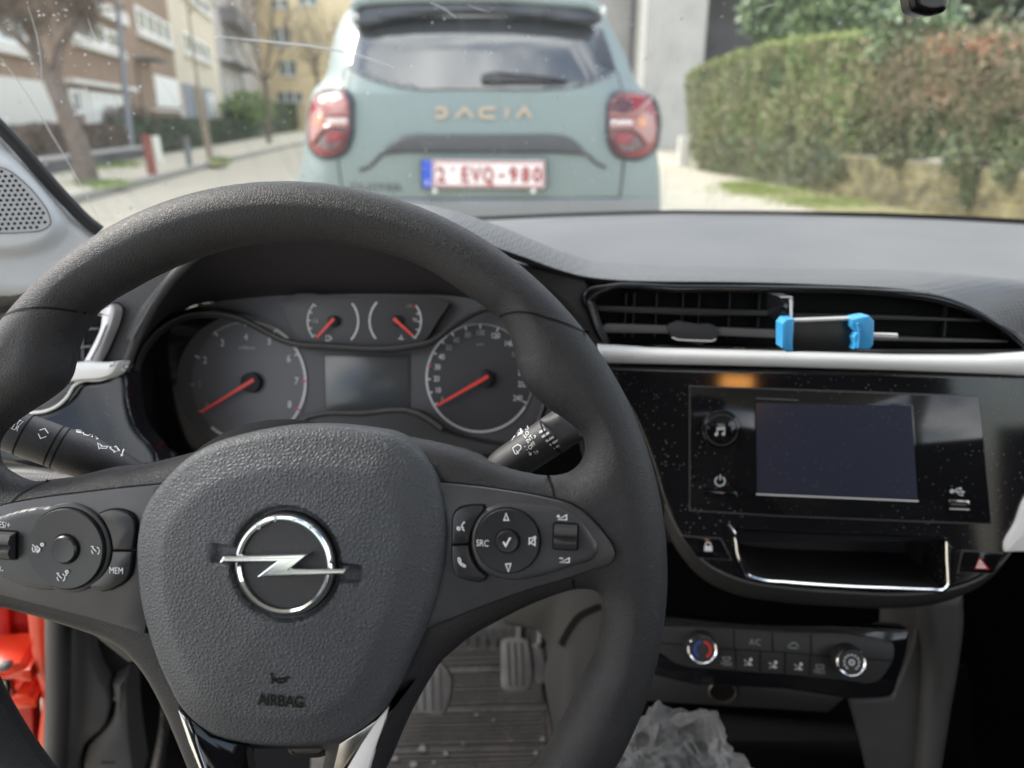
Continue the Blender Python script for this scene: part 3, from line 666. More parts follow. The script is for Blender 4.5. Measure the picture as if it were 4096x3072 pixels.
for t in np.linspace(0, 1, 12):
    r = []
    for x in cols:
        B = atY('S', x, ip(BACK, x)+3, backY(x)); Cc = atZ('S', x, ip(CR, x), .972); r.append(B+(Cc-B)*t+np.array([0, 0, .004*math.sin(math.pi*t)-.004*math.exp(-((t-.12)/.05)**2)]))
    rows.append(r)
rows.append([q+np.array([0, -.01, -.03]) for q in rows[-1]])
mb = MB(); mb.grid(rows, 'dash_top'); mb.build('dash_top_pad', dash, angle=60)
# binnacle hood running out into the padded front band
Lb = [atY('S', x, y, Y) for x, y, Y in [(60,560,.74),(160,530,.78),(270,500,.82),(430,470,.86),(600,455,.88),(800,455,.88),(940,461,.86),(979,471,.845),(1018,485,.83),(1086,508,.80),(1154,531,.79),(1220,552,.79)]]
Lb += [atZ('S', x, ip(CR, x)+dy, .973) for x, dy in ((1300, 3), (1380, 0), (1458, 0), (1570, 0), (1681, 0), (1790, 0), (1900, 0), (2031, 0), (2120, 0), (2212, 0), (2300, 0), (2450, 0))]
Lf = [atY('S', x, y, Y) for x, y, Y in [(285,735,.565),(325,662,.575),(375,597,.585),(430,552,.60),(600,500,.60),(800,490,.60),(940,498,.605),(979,505,.61),(1018,515,.62),(1086,539,.635),(1135,556,.645),(1200,580,.655),
    (1258,596,.662),(1320,603.5,.665),(1400,607,.665),(1560,608.5,.665),(1681,611,.665),(1790,615,.665),(1900,620,.665),(2031,637,.67),(2097,664,.68),(2163,699,.70),(2225,738,.72),(2350,830,.76)]]
bul = [.004]*3+[.014]*7+[.012,.010,.009,.008,.008,.008,.008,.008,.009,.010,.014,.018,.020,.020]
rows = [[a+(np.array([0, .03, -.012]) if i > 2 else np.array([-.02, .01, 0])) for i, a in enumerate(Lf)], [a+(np.array([0, .008, -.0045]) if i > 2 else np.array([-.006, .003, 0])) for i, a in enumerate(Lf)], Lf]
for t in (.08, .2, .35, .5, .65, .8, .92, 1.0): rows.append([a+(b-a)*t+np.array([0, 0, k*math.sin(math.pi*t**.75)]) for a, b, k in zip(Lf, Lb, bul)])
rows.append([b+np.array([0, .03, -.02]) for b in Lb])
def sm3(r, n=4):
    a = np.array(r); out = []
    A = np.array(sm([tuple(q) for q in a[:, :2]], n, False, 180)); Bz = np.array(sm([(q[0], q[2]) for q in a], n, False, 180)); return [np.array([A[i][0], A[i][1], Bz[i][1]]) for i in range(len(A))]
rows = [sm3(r) for r in rows]
mb = MB(); mb.grid(rows, 'dash_pad'); mb.build('dash_front_pad', dash, angle=70)
op = [(258,905),(262,850),(272,790),(292,735),(330,660),(380,592),(440,540),(520,505),(650,480),(800,478),(950,500),(1060,555),(1150,640),(1215,740),(1245,850),(1245,940)]
kc_ = [(305,950),(284,900),(282,840),(298,770),(340,712),(400,668),(500,648),(590,640),(720,636),(860,636),(980,640),(1050,652),(1120,678),(1180,740),(1206,840),(1180,930)]
oA = sm(H.T('S', op), 5, False); kA = sm(K.T('S', kc_), 5, False)
A3 = [H.P(*q) for q in oA]; B3 = [K.P(*q) for q in kA]
mb = MB(); mb.grid([[a+(b-a)*t for a, b in zip(A3, B3)] for t in (0, .5, 1)], 'hood_inner'); mb.build('hood_lining', dash, angle=60)
mb = MB(); mb.tube([a for a in A3], .0042, 'trim_grey', 10); mb.build('hood_edge', dash, angle=60)
# plain fascia behind vents and wheel
FA = K.off(.035)
mb = MB(); mb.prism(H, H.T('S', [(-260,600),(100,560),(200,510),(400,470),(520,500),(440,540),(380,592),(330,660),(292,735),(270,790),(260,850),(258,905),(262,990),(-260,1010)]), -.008, .0, 'pad_left', .002); mb.prism(K, K.T('S', [(-500,600),(250,640),(300,1150),(-500,1200)]), -.02, 0, 'hood_dark'); mb.build('side_pad', dash)
Rf = at_('S', 1800, 980, .66, 12)
mb = MB(); mb.prism(Rf, Rf.T('S', [(1050,560),(1100,565),(1250,605),(1500,625),(1900,640),(2060,690),(2190,760),(2400,860),(2400,1200),(1440,1200),(1300,1180),(1240,930),(1235,830),(1200,740),(1120,640)]), -.10, -.034, 'hood_dark', .002)
mb.prism(Rf, Rf.T('S', [(1085,560),(1150,575),(1262,606),(1275,625),(1300,700),(1340,790),(1300,800),(1240,700),(1170,625)]), -.05, -.006, 'trim_dark', .003)
mb.build('lower_fascia', dash)
# ---- instrument cluster
z5 = lambda p, w=0.: K.T('Z5', p, w)
mb = MB(); mb.prism(K, sm(K.T('S', kc_[:-1]+[(1200,880),(1180,930),(1100,962),(900,975),(330,985)]), 3), -.02, 0, 'panel_dark'); cl = mb.build('instrument_cluster', dash, smooth=False)
def sub(name, f, **k): 
    mb = MB(); f(mb); return mb.build(name, cl, **k)
def dialring(c, r, a0, a1, matn, wd=.0022, w=.0012): return lambda mb: mb.stroke(K, circ(c, r, 72, a0, a1), wd, w, matn)
tcn = K.un('Z5', 512, 555); tr_ = abs(K.un('Z5', 812, 555)[0]-tcn[0])
scn = K.un('Z5', 1716, 536); sr = abs(K.un('Z5', 1441, 536)[0]-scn[0])
def P5(x, y): return K.un('Z5', x, y)
def tacho(mb):
    mb.prism(K, circ(K.un('Z5', 372, 565), abs(K.un('Z5', 0, 565)[0]-K.un('Z5', 372, 565)[0])*.98, 72), 0, .0004, 'gloss_clean')
    mb.prism(K, circ(K.un('Z5', 462, 572), tr_*1.20, 72), .0002, .0006, 'panel_dark')
    mb.prism(K, circ(tcn, tr_*1.0, 72), 0, .0008, 'dial_tach')
    mb.stroke(K, circ(tcn, tr_, 60, -128, 62), .0026, .0014, 'icon_grey'); mb.stroke(K, circ(tcn, tr_*1.0, 60, 62, 130), .0018, .0014, 'icon_dim'); mb.stroke(K, circ(tcn, tr_, 60, 130, 232), .0014, .0014, 'panel_dark')
    for s_, x, y, m in (('0',300,685,'icon_dim'),('1',262,568,'icon_dim'),('2',290,445,'icon_grey'),('3',380,355,'icon_grey'),('4',503,325,'icon_grey'),('5',625,347,'icon_grey'),('6',725,437,'icon_grey'),('7',765,553,'icon_grey'),('8',730,675,'icon_grey')):
        c = P5(x, y); mb.text(K, s_, c, .0066, .0014, m, bold=True); d = np.array(c)-np.array(tcn); d /= np.linalg.norm(d)
        mb.stroke(K, [tuple(np.array(tcn)+d*tr_*.93), tuple(np.array(tcn)+d*tr_*1.02)], .0016, .0018, 'icon_red' if s_ in '78' else m)
    mb.text(K, 'x1000/min', P5(508, 379), .0034, .0014, 'icon_grey', xs=.8)
sub('tachometer_dial', tacho)
def speedo(mb):
    mb.prism(K, circ(scn, sr*1.02, 72), 0, .0008, 'dial_dark')
    mb.stroke(K, circ(scn, sr, 60, 130, 330), .0020, .0014, 'icon_grey'); mb.stroke(K, circ(scn, sr, 60, -30, 130), .0014, .0014, 'icon_dim')
    for s_, x, y, m in (('0',1523,650,'icon_dim'),('10',1500,600,'icon_grey'),('20',1493,541,'icon_grey'),('30',1498,480,'icon_grey'),('40',1520,427,'icon_grey'),('50',1556,380,'icon_dim'),('60',1596,340,'icon_dim'),('80',1655,313,'icon_dim'),('100',1720,302,'icon_dim'),('120',1798,317,'icon_grey'),('140',1868,358,'icon_grey'),('160',1905,415,'icon_dim'),('200',1940,510,'icon_grey'),('220',1940,570,'icon_grey'),('240',1915,642,'icon_grey')):
        c = P5(x, y); mb.text(K, s_, c, .0050, .0014, m, xs=.8, bold=True); d = np.array(c)-np.array(scn); d /= np.linalg.norm(d)
        mb.stroke(K, [tuple(np.array(scn)+d*sr*.92), tuple(np.array(scn)+d*sr*1.0)], .0014, .0018, 'icon_red' if s_ == '30' else 'icon_grey')
    mb.text(K, 'km/h', P5(1720, 362), .0030, .0014, 'icon_dim', xs=.8)
sub('speedometer_dial', speedo)
def needle(c, tip, r, wd=.0026, z0=0):
    def f(mb):
        mb.knob(K, c, [(r, .0008), (r*.95, .007+z0), (r*.6, .008+z0)], 'hood_dark', 32)
        p, q = np.array(c), np.array(tip); d = q-p; l = np.linalg.norm(d); d /= l; nn = np.array([-d[1], d[0]]); s0 = p-d*r*.55
        mb.prism(K, [tuple(s0+nn*wd/2), tuple(s0-nn*wd/2), tuple(q-nn*wd*.28), tuple(q+nn*wd*.28)], .0084+z0, .0094+z0, 'needle_red')
    return f
for c, t, r, wd in (((515,560),(265,714),52,.0036), ((1738,540),(1492,680),48,.0034), ((948,240),(868,326),30,.0028), ((1282,238),(1370,317),30,.0028)):
    r = abs(P5(c[0]+r, c[1])[0]-P5(*c)[0]); sub('gauge_needle', needle(K.un('Z5', *c, .009 if c[1] > 400 else .017), K.un('Z5', *t, .009 if c[1] > 400 else .017), r, wd, 0 if c[1] > 400 else .009))
# upper pod
podp = sm(z5([(700,118),(1000,112),(1300,112),(1510,120),(1560,150),(1490,250),(1430,340),(1380,366),(1150,380),(890,380),(810,365),(745,290),(690,180),(670,140)], .012), 4)
def pod_(mb):
    mb.prism(K, podp, 0, .012, 'dial_dark', .0006)
    c1, c2 = K.un('Z5', 948, 240, .012), K.un('Z5', 1282, 240, .012); r = abs(K.un('Z5', 1085, 240, .012)[0]-c1[0])
    for c, s_ in ((c1, 1), (c2, -1)):
        mb.stroke(K, circ(c, r, 20, -42 if s_ > 0 else 138, 42 if s_ > 0 else 222), .0017, .0126, 'icon_grey')
        mb.stroke(K, circ((c[0]+0, c[1]), r*.93, 20, 140 if s_ > 0 else -40, 220 if s_ > 0 else 40), .0014, .0126, 'icon_grey')
        for a in ((140,160,180,200,220) if s_ > 0 else (40,20,0,-20,-40)):
            a = R_(a); mb.stroke(K, [(c[0]+r*k*math.cos(a), c[1]+r*k*math.sin(a)) for k in (.80, .97)], .0011, .0128, 'icon_red' if s_ < 0 and a > .6 else 'icon_grey')
    mb.text(K, '1/2', K.un('Z5', 862, 240, .012), .0034, .0126, 'icon_grey'); mb.text(K, '90', K.un('Z5', 1380, 235, .012), .0034, .0126, 'icon_grey'); mb.text(K, '130', K.un('Z5', 1350, 162, .012), .0032, .0126, 'icon_dim')
    q = lambda x, y: K.un('Z5', x, y, .012)
    mb.stroke(K, [q(918,342), q(918,316), q(936,316), q(936,342)], .0008, .0126, 'icon_grey', True); mb.stroke(K, [q(940,320), q(947,328), q(945,338)], .0008, .0126, 'icon_grey')
    mb.stroke(K, [q(1308,312), q(1308,330)], .0010, .0126, 'icon_grey'); mb.stroke(K, [q(1293,335), q(1302,330), q(1312,336), q(1322,331)], .0008, .0126, 'icon_grey')
sub('fuel_and_temperature_gauge', pod_)
def lcdf(mb):
    p = z5([(913,420),(1350,414),(1346,706),(919,712)]); mb.prism(K, list(map(tuple, inset(p, -.0012)[1])), 0, .0009, 'dial_dark'); mb.prism(K, p, .0009, .0016, 'lcd', .0003)
sub('information_display', lcdf)
# glossy rims round dials and pod
def lip(mb):
    path = sm(K.T('S', [(380,985),(318,945),(296,900),(292,840),(304,775),(345,718),(402,686),(460,680),(520,690),(565,712),(605,733),(645,745),(700,749),(890,749),(935,738),(970,712),(1005,688),(1060,668),(1110,690),(1165,760),(1180,850),(1150,930),(1100,965)], .016), 6, False)
    mb.tube([K.P(*q, .016) for q in path], .0030, 'trim_dark', 8); off = [K.P(q[0], q[1]+.0015, .0192) for q in path]
    mb.tube(off, .0009, 'kick_grey', 6)
sub('cluster_bezel', lip, angle=60)
def ringwall(mb):
    for c, R1_, x in ((K.un('S', 468, 840), abs(K.un('S', 296, 840)[0]-K.un('S', 468, 840)[0]), 0),):
        n = 72; lo = [K.P(tcn[0]+tr_*1.18*math.cos(a)-.004, tcn[1]+tr_*1.12*math.sin(a), .001) for a in np.linspace(R_(75), R_(265), n)]
        hi = [K.P(c[0]+R1_*math.cos(a), c[1]+R1_*math.sin(a)*.96, .016) for a in np.linspace(R_(75), R_(265), n)]
        mb.grid([hi, lo], 'gloss_clean')
sub('dial_surround', ringwall, angle=60)
def lower(mb):
    mb.prism(K, sm(z5([(600,850),(700,775),(790,750),(850,722),(1100,712),(1400,712),(1470,760),(1540,810),(1700,860),(1850,885),(1850,960),(500,960)], .02), 3), 0, .022, 'trim_dark', .005)
    mb.tube([K.P(*q, .022) for q in sm(z5([(640,800),(760,765),(850,730),(1100,718),(1395,718),(1460,755),(1520,800)], .022), 4, False)], .0022, 'trim_grey', 8)
sub('cluster_sill', lower, angle=50)
# steering column shroud
S_ = at_('S', 800, 985, .52, 45)
mb = MB(); mb.inflate(S_, sm(S_.T('S', [(330,1010),(520,965),(700,952),(900,948),(1000,962),(1060,990),(1075,1010),(1200,1060),(1100,1200),(500,1200),(300,1100)]), 5), 'soft_black', res=.003, prof=rnd(.02, .012), back=-.06)
mb.build('column_shroud', dash)
# ---- long centre vent
b1 = lambda p, w=0.: Rf.T('B1', p, w)
vent_o = b1([(30,170),(60,125),(130,108),(500,108),(1000,112),(1500,128),(1800,160),(1950,215),(2100,300),(2240,400),(2240,470),(1600,452),(1000,436),(400,420),(150,415),(110,370),(60,250)], -.004)
vent_i = b1([(85,195),(120,165),(500,150),(1000,150),(1500,165),(1800,205),(1980,268),(2120,350),(2200,425),(1600,425),(1000,418),(400,404),(175,398),(140,350)], -.004)
mb = MB(); vo_, vi_ = sm(vent_o, 4), sm(vent_i, 4)
mb.inflate(Rf, vo_, 'gloss_clean', [vi_], res=.0008, prof=rnd(.003, -.001), back=-.034)
mb.prism(Rf, vo_, -.034, -.033, 'deep_black'); vent = mb.build('air_vent', dash)
def slat(pts, w, name='vent_slat', m='trim_grey'):
    mb = MB(); mb.prism(Rf, b1(pts, w), w-.014, w, m, .0008); mb.build(name, vent)
slat([(95,222),(105,212),(1012,238),(1012,262),(600,262),(105,240)], -.012, m='trim_dark')
slat([(130,318),(160,302),(460,312),(700,320),(990,332),(990,372),(460,350),(150,345)], -.008, m='kick_grey')
slat([(1088,250),(1500,258),(2010,280),(2020,292),(1480,280),(1088,272)], -.012, m='trim_dark')
slat([(1470,368),(1590,366),(2130,384),(2140,394),(1800,392),(1470,384)], -.010)
mb = MB(); mb.prism(Rf, sm(b1([(455,315),(470,300),(600,303),(690,312),(703,325),(700,370),(680,386),(500,378),(475,368)], -.004), 3), -.016, -.003, 'soft_black', .0018)
mb.stroke(Rf, b1([(478,368),(505,380),(675,387),(694,377)], -.003), .0011, -.0026, 'silver'); mb.build('vent_tab', vent)
for x in (250, 290, 400, 530, 610, 760, 905, 1830):
    mb = MB(); a = Rf.un('B1', x, 250, -.026); mb.box(Rf, a[0]-.0006, a[0]+.0006, a[1]-.022, a[1]+.018, -.033, -.026, 'trim_dark'); mb.build('vent_vane', vent)
# silver strip
mb = MB(); stp = b1([(120,405),(400,422),(1000,438),(1600,456),(2000,456),(2250,438),(2250,560),(1600,538),(1000,518),(340,503),(180,500)], .006)
rows = []
for t, w in ((0,-.004),(.02,.002),(.1,.006),(.35,.0088),(.6,.0085),(.9,.005),(1,-.002)):
    r = []
    for x in np.linspace(110, 2400, 60):
        y0 = np.interp(x, [110,400,1000,1600,2000,2250,2400], [404,423,438,455,456,440,425]); y1 = np.interp(x, [110,340,1000,1600,2250,2400], [497,503,518,536,562,570])
        u, v = Rf.un('B1', x, y0+(y1-y0)*t, .006); r.append(Rf.P(u, v, w))
    rows.append(r)
mb = MB(); mb.grid(rows[::-1], 'silver'); mb.build('silver_trim_strip', dash, angle=60)
# ---- gloss fascia with radio
fas = Rf.T('S', [(1300,788),(1360,790),(1700,797),(2260,812),(2260,1090),(2205,1150),(2178,1200),(2130,1243),(2060,1272),(1960,1284),(1830,1280),(1700,1270),(1600,1253),(1530,1220),(1478,1165),(1438,1090),(1410,1000),(1370,900)])
cubo = Rf.T('B2', [(590,238),(1000,262),(1400,275),(1765,288),(1790,300),(1790,430),(1780,570),(1500,560),(1000,540),(760,512),(690,490),(650,430),(620,330)])
mb = MB(); fas_s = sm(fas, 4); cub_s = sm(cubo, 3, corner=25)
mb.inflate(Rf, fas_s, 'gloss_black', [cub_s], res=.0012, prof=rnd(.003, 0), back=-.05); fas_o = mb.build('radio_fascia', dash)
mb = MB(); edge = sm(Rf.T('S', [(1438,1090),(1478,1165),(1530,1220),(1600,1253),(1700,1270),(1830,1280),(1960,1284),(2060,1272),(2130,1243),(2178,1200),(2205,1150)], -.001), 5, False)
mb.tube([Rf.P(*q, -.002) for q in edge], .0014, 'kick_grey', 8); mb.build('fascia_edge', dash)
mb = MB()
lo1 = [Rf.P(q[0], q[1], -.003) for q in edge]; rows = [lo1]
for dy, dw in ((-.006, -.004), (-.014, -.010), (-.022, -.022), (-.024, -.06)):
    rows.append([Rf.P(q[0]+(.0 if i < len(edge)*.7 else 0), q[1]+dy*(1), dw) for i, q in enumerate(edge)])
mb.grid(rows[::-1], 'trim_dark'); mb.build('fascia_underside', dash, angle=70)
w0 = .0012
rad = b1([(568,612),(1150,632),(1990,662),(2015,900),(2052,1288),(1000,1247),(568,1220)], w0)
mb = MB(); mb.prism(Rf, list(map(tuple, inset(rad, -.0009)[1])), -.002, .0006, 'kick_grey'); mb.prism(Rf, rad, 0, w0, 'gloss_black', .0004); radio = mb.build('radio', dash)
def rs(name, f, **k): 
    mb = MB(); f(mb); return mb.build(name, radio, **k)
def scr(mb):
    p = b1([(884,664),(1662,700),(1697,1182),(890,1146)], .001); mb.prism(Rf, p, .001, .0019, 'gloss_clean', .0003); mb.prism(Rf, b1([(890,692),(1658,706),(1688,1166),(898,1136)], .0022), .0019, .0023, 'screen')
    mb.stroke(Rf, b1([(892,1141),(1692,1175)], .0023), .0012, .0027, 'silver'); mb.stroke(Rf, b1([(890,668),(1100,678)], .0023), .0010, .0026, 'kick_grey')
rs('radio_screen', scr)
kc2 = Rf.un('B1', 718, 820, .002); kr = abs(Rf.un('B1', 815, 820, .002)[0]-kc2[0])
def kb(mb):
    mb.knob(Rf, kc2, [(kr, .001), (kr, .0035), (kr*.97, .0045), (kr*.93, .0042)], 'chrome_dark', 56); mb.knob(Rf, kc2, [(kr*.93, .003), (kr*.93, .0060), (kr*.86, .0068)], 'gloss_clean', 56)
    mb.stroke(Rf, circ(kc2, kr*.80, 48), .0007, .0071, 'trim_grey')
    mb.stroke(Rf, b1([(701,846),(701,814),(736,812),(736,844)], .0068), .0010, .0072, 'icon_grey'); mb.stroke(Rf, b1([(701,822),(736,820)], .0068), .0012, .0072, 'icon_grey')
    for x, y in ((696,846),(731,844)): mb.flat(Rf, circ(Rf.un('B1', x, y, .0068), .0015, 10), .0073, 'icon_grey')
rs('volume_knob', kb)
def pw(mb):
    c = Rf.un('B1', 714, 1077, .0012); mb.stroke(Rf, circ(c, .0042, 24, 120, 420), .0013, .0016, 'icon_grey'); mb.stroke(Rf, [(c[0], c[1]+.001), (c[0], c[1]+.0058)], .0012, .0017, 'icon_grey')
    p = b1([(625,1118),(795,1126),(802,1162),(625,1155)], .0012); mb.prism(Rf, p, .001, .0034, 'gloss_clean', .0010)
    mb.stroke(Rf, b1([(632,1124),(786,1131)], .0034), .0006, .0037, 'chrome_dark')
rs('power_key', pw)
def usb(mb):
    p = b1([(1838,1168),(1940,1173),(1945,1216),(1842,1212)], .0012); mb.prism(Rf, p, .001, .0022, 'chrome_dark', .0003); mb.prism(Rf, b1([(1846,1176),(1933,1180),(1937,1208),(1849,1204)], .0022), .002, .0024, 'deep_black')
    mb.prism(Rf, b1([(1852,1184),(1928,1188),(1930,1198),(1853,1194)], .0024), .002, .0027, 'trim_grey'); mb.stroke(Rf, b1([(1845,1213),(1943,1217)], .0022), .0008, .0026, 'silver')
    I = lambda p, wd=.0009: mb.stroke(Rf, b1(p, .0014), wd, .0018, 'icon_grey')
    I([(1852,1126),(1915,1130)]); I([(1868,1127),(1882,1114),(1896,1114)]); I([(1880,1128),(1894,1144),(1905,1144)]); mb.flat(Rf, circ(Rf.un('B1', 1856, 1126, .0014), .0018, 10), .0019, 'icon_grey')
    mb.flat(Rf, b1([(1906,1122),(1922,1130),(1906,1138)], .0014), .0019, 'icon_grey'); mb.flat(Rf, circ(Rf.un('B1', 1897, 1114, .0014), .0013, 8), .0019, 'icon_grey'); mb.flat(Rf, b1([(1903,1140),(1912,1140),(1912,1149),(1903,1149)], .0014), .0019, 'icon_grey')
rs('usb_port', usb)
# cubby under the radio
mb = MB(); mb.grid([[Rf.P(*q, 0) for q in cub_s+cub_s[:1]], [Rf.P(q[0]*.99+.002, q[1]*.96-.004, -.035) for q in cub_s+cub_s[:1]], [Rf.P(q[0], q[1]*.94-.004, -.09) for q in cub_s+cub_s[:1]]], 'trim_dark')
mb.prism(Rf, cub_s, -.092, -.088, 'hood_inner'); cb = mb.build('storage_cubby', dash, angle=60)
mb = MB(); seg_ = Rf.T('B2', [(568,205),(612,270),(628,360),(655,440),(685,490),(740,512),(900,530),(1100,545),(1300,556),(1500,563),(1700,570),(1765,570),(1790,550),(1796,480),(1792,400),(1790,300)], .002)
mb.tube([Rf.P(*q, .0015) for q in sm(seg_, 5, False)], .0019, 'chrome', 8); mb.build('cubby_rim', dash)
def btn(name, pts, icons, parent=dash):
    p = Rf.T('B2', pts, .001); mb = MB(); mb.prism(Rf, list(map(tuple, inset(p, -.0006)[1])), -.001, .0007, 'kick_grey'); mb.prism(Rf, p, 0, .0016, 'gloss_clean', .0005)
    for f in icons: f(mb)
    mb.build(name, parent)
r2 = lambda p, wd=.0008, m='icon_white', c=True: (lambda mb: mb.stroke(Rf, Rf.T('B2', p, .0017), wd, .0020, m, c))
f2 = lambda p, m: (lambda mb: mb.flat(Rf, Rf.T('B2', p, .0017), .0019, m))
btn('door_lock_button', [(315,270),(533,285),(588,400),(400,388)], [f2([(440,322),(482,324),(484,354),(440,352)], 'icon_white'), r2([(447,322),(449,308),(460,301),(472,308),(475,322)], .0010, 'icon_white', False)])
btn('hazard_button', [(1872,352),(2098,366),(2040,476),(1850,470)], [f2([(1965,385),(2020,454),(1938,450)], 'icon_red'), r2([(1967,404),(1998,444),(1950,442)], .0009), r2([(1970,422),(1981,437),(1964,436)], .0007)])
mb = MB(); mb.prism(Rf, sm(Rf.T('B2', [(2330,-60),(2225,60),(2170,200),(2108,345),(2112,358),(2330,352)], .004), 4), -.03, .005, 'silver', .002); mb.build('silver_corner_trim', dash)
# ---- climate panel
Af = at_('B2', 800, 920, .73, 24)
b2 = lambda p, w=0.: Af.T('B2', p, w)
mb = MB(); mb.prism(Af, sm(b2([(100,700),(700,760),(1100,770),(1585,790),(1562,925),(1520,1060),(1480,1158),(1420,1172),(900,1120),(160,1045),(60,1000)]), 3), -.03, 0, 'gloss_clean', .003); clim = mb.build('climate_panel', dash)
ctl = sm(b2([(100,762),(400,770),(900,800),(1380,832),(1485,862),(1497,900),(1460,1010),(1400,1078),(1200,1068),(900,1040),(500,1008),(280,975),(215,930),(120,870)], .004), 3)
mb = MB(); mb.prism(Af, ctl, 0, .004, 'trim_dark', .0015)
for l in ([(190,862),(350,872)], [(520,893),(900,915),(1150,938)], [(1345,950),(1490,962)], [(602,785),(606,898)], [(816,800),(820,908)], [(1030,812),(1032,925)], [(612,900),(614,1012)], [(748,908),(748,1022)], [(888,915),(886,1035)], [(1026,928),(1022,1045)]):
    mb.stroke(Af, b2(l, .004), .0010, .0044, 'deep_black')
I = lambda p, wd=.0009, c=False, m='icon_dim': mb.stroke(Af, b2(p, .004), wd, .0045, m, c)
mb.text(Af, 'A/C', Af.un('B2', 720, 858, .004), .0060, .0045, 'icon_dim', xs=.8); mb.text(Af, 'MAX', Af.un('B2', 562, 978, .004), .0042, .0045, 'icon_dim'); mb.text(Af, 'MAX', Af.un('B2', 1078, 1022, .004), .0042, .0045, 'icon_dim')
I([(900,880),(915,870),(928,860),(945,862),(962,880)]); I([(905,888),(958,890)]); I([(540,940),(585,942),(575,960),(550,958)], c=True); I([(1060,982),(1100,984),(1098,1004),(1062,1002)], c=True)
for x, y in ((682,970),(820,985),(960,995)):
    mb.flat(Af, circ(Af.un('B2', x+15, y-16, .004), .0016, 8), .0045, 'icon_grey'); I([(x+8,y-6),(x+2,y+10),(x+22,y+12)], .0014, m='icon_grey'); I([(x-22,y-14),(x-8,y-6)], m='icon_grey'); I([(x-20,y+14),(x-8,y+8)], m='icon_grey')
mb.build('control_plate', clim)
for x, y, k in ((430,898,0),(1255,968,1)):
    c = Af.un('B2', x, y, .018); r = abs(Af.un('B2', x+84, y, .018)[0]-c[0]); mb = MB()
    mb.knob(Af, c, [(r*1.08, .003), (r*1.0, .012), (r, .0165)], 'trim_dark', 56); mb.knob(Af, c, [(r*.99, .0165), (r*.985, .0185), (r*.92, .0196), (r*.84, .0190), (r*.80, .0180)], 'chrome', 56)
    mb.knob(Af, c, [(r*.80, .0180), (r*.78, .0186)], 'trim_dark', 48)
    if k == 0: mb.stroke(Af, circ(c, r*.52, 20, -60, 85), .0026, .0190, 'icon_red'); mb.stroke(Af, circ(c, r*.52, 20, 100, 240), .0026, .0190, 'icon_blue')
    else:
        mb.stroke(Af, circ(c, r*.16, 12), .0014, .0190, 'icon_grey', True)
        for a in range(-50, 231, 28): mb.stroke(Af, [(c[0]+r*q*math.cos(R_(a)), c[1]+r*q*math.sin(R_(a))) for q in (.44, .56)], .0020, .0190, 'icon_grey')
    mb.build('climate_knob', clim)
# ---- console below
Cf = at_('B2', 1450, 1300, .80, 10)
c2 = lambda p, w=0.: Cf.T('B2', p, w)
mb = MB(); mb.inflate(Cf, sm(c2([(1590,560),(1870,560),(1872,780),(1850,950),(1800,1250),(1745,1600),(1720,1800),(1600,1800),(1610,1600),(1640,1200),(1648,900)]), 5), 'trim_grey', res=.003, prof=rnd(.014, .012), back=-.12)
mb.inflate(Cf, sm(c2([(1470,1150),(1600,790),(1600,560),(1700,560),(1700,800),(1660,1200),(1620,1800),(1380,1800),(1300,1400),(1235,1165)], -.01), 5), 'trim_grey', res=.002, prof=rnd(.003, -.004), back=-.012)
mb.build('console_side', dash)
mb = MB(); mb.prism(Cf, c2([(100,1030),(600,1085),(1240,1160),(1130,1255),(560,1220),(100,1190)], -.005), -.09, -.005, 'trim_dark', .004); mb.build('console_front', dash)
c = Cf.un('B2', 540, 1132, -.004); r = abs(Cf.un('B2', 620, 1132, -.004)[0]-c[0]); mb = MB()
n = 40; rr = [(r*.84,-.02),(r*.86,-.004),(r*.93,-.001),(r,-.004)]
Vv = [Cf.P(c[0]+q*math.cos(2*math.pi*k/n), c[1]+q*math.sin(2*math.pi*k/n)*.86, h) for q, h in rr for k in range(n)]
mb.add(Vv, [(i*n+k, i*n+(k+1) % n, (i+1)*n+(k+1) % n, (i+1)*n+k) for i in range(3) for k in range(n)], 'socket_metal'); mb.prism(Cf, circ(c, r*.85, 30, ry=r*.73), -.03, -.0045, 'deep_black'); mb.build('power_socket', dash)
mb = MB(); mb.prism(Cf.off(-.20), Cf.off(-.20).T('B2', [(-100,1000),(1900,1000),(2000,2100),(-300,2100)]), -.01, 0, 'carpet')
bf = Frame(atZ('B2', 600, 1500, .42), 80); mb.prism(bf, bf.T('B2', [(-300,1400),(1500,1400),(1500,2300),(-300,2300)]), -.02, 0, 'carpet', .002)
mb.build('console_tray', dash)
# ---- left end: side vent, silver blade, gloss panel
Lf_ = K.off(.092)
b7 = lambda p, w=0.: Lf_.T('B7', p, w)
mb = MB(); mb.prism(Lf_, b7([(300,420),(600,330),(840,290),(880,330),(870,420),(800,600),(730,740),(300,760)]), -.03, .0025, 'deep_black', .001)
sv = mb.build('side_air_vent', dash)
mb = MB(); fr_ = sm(b7([(700,385),(780,330),(825,300),(855,330),(850,400),(800,540),(730,690),(700,745),(615,740),(680,620),(745,470),(755,400)], .006), 3); mb.prism(Lf_, fr_, -.002, .008, 'satin_metal', .0025)
mb.stroke(Lf_, b7([(790,460),(735,600),(670,720)], .008), .0016, .0084, 'kick_grey'); mb.build('vent_frame', sv)
for p in ([(300,500),(725,478),(725,496),(300,520)], [(300,640),(675,608),(670,628),(300,662)]): mb = MB(); mb.prism(Lf_, b7(p, .004), -.008, .005, 'kick_grey', .0008); mb.build('vent_slat', sv)
for x in (600, 420): mb = MB(); mb.prism(Lf_, b7([(x,480),(x+22,480),(x+22,720),(x,720)], .003), -.01, .0035, 'trim_dark'); mb.build('vent_vane', sv)
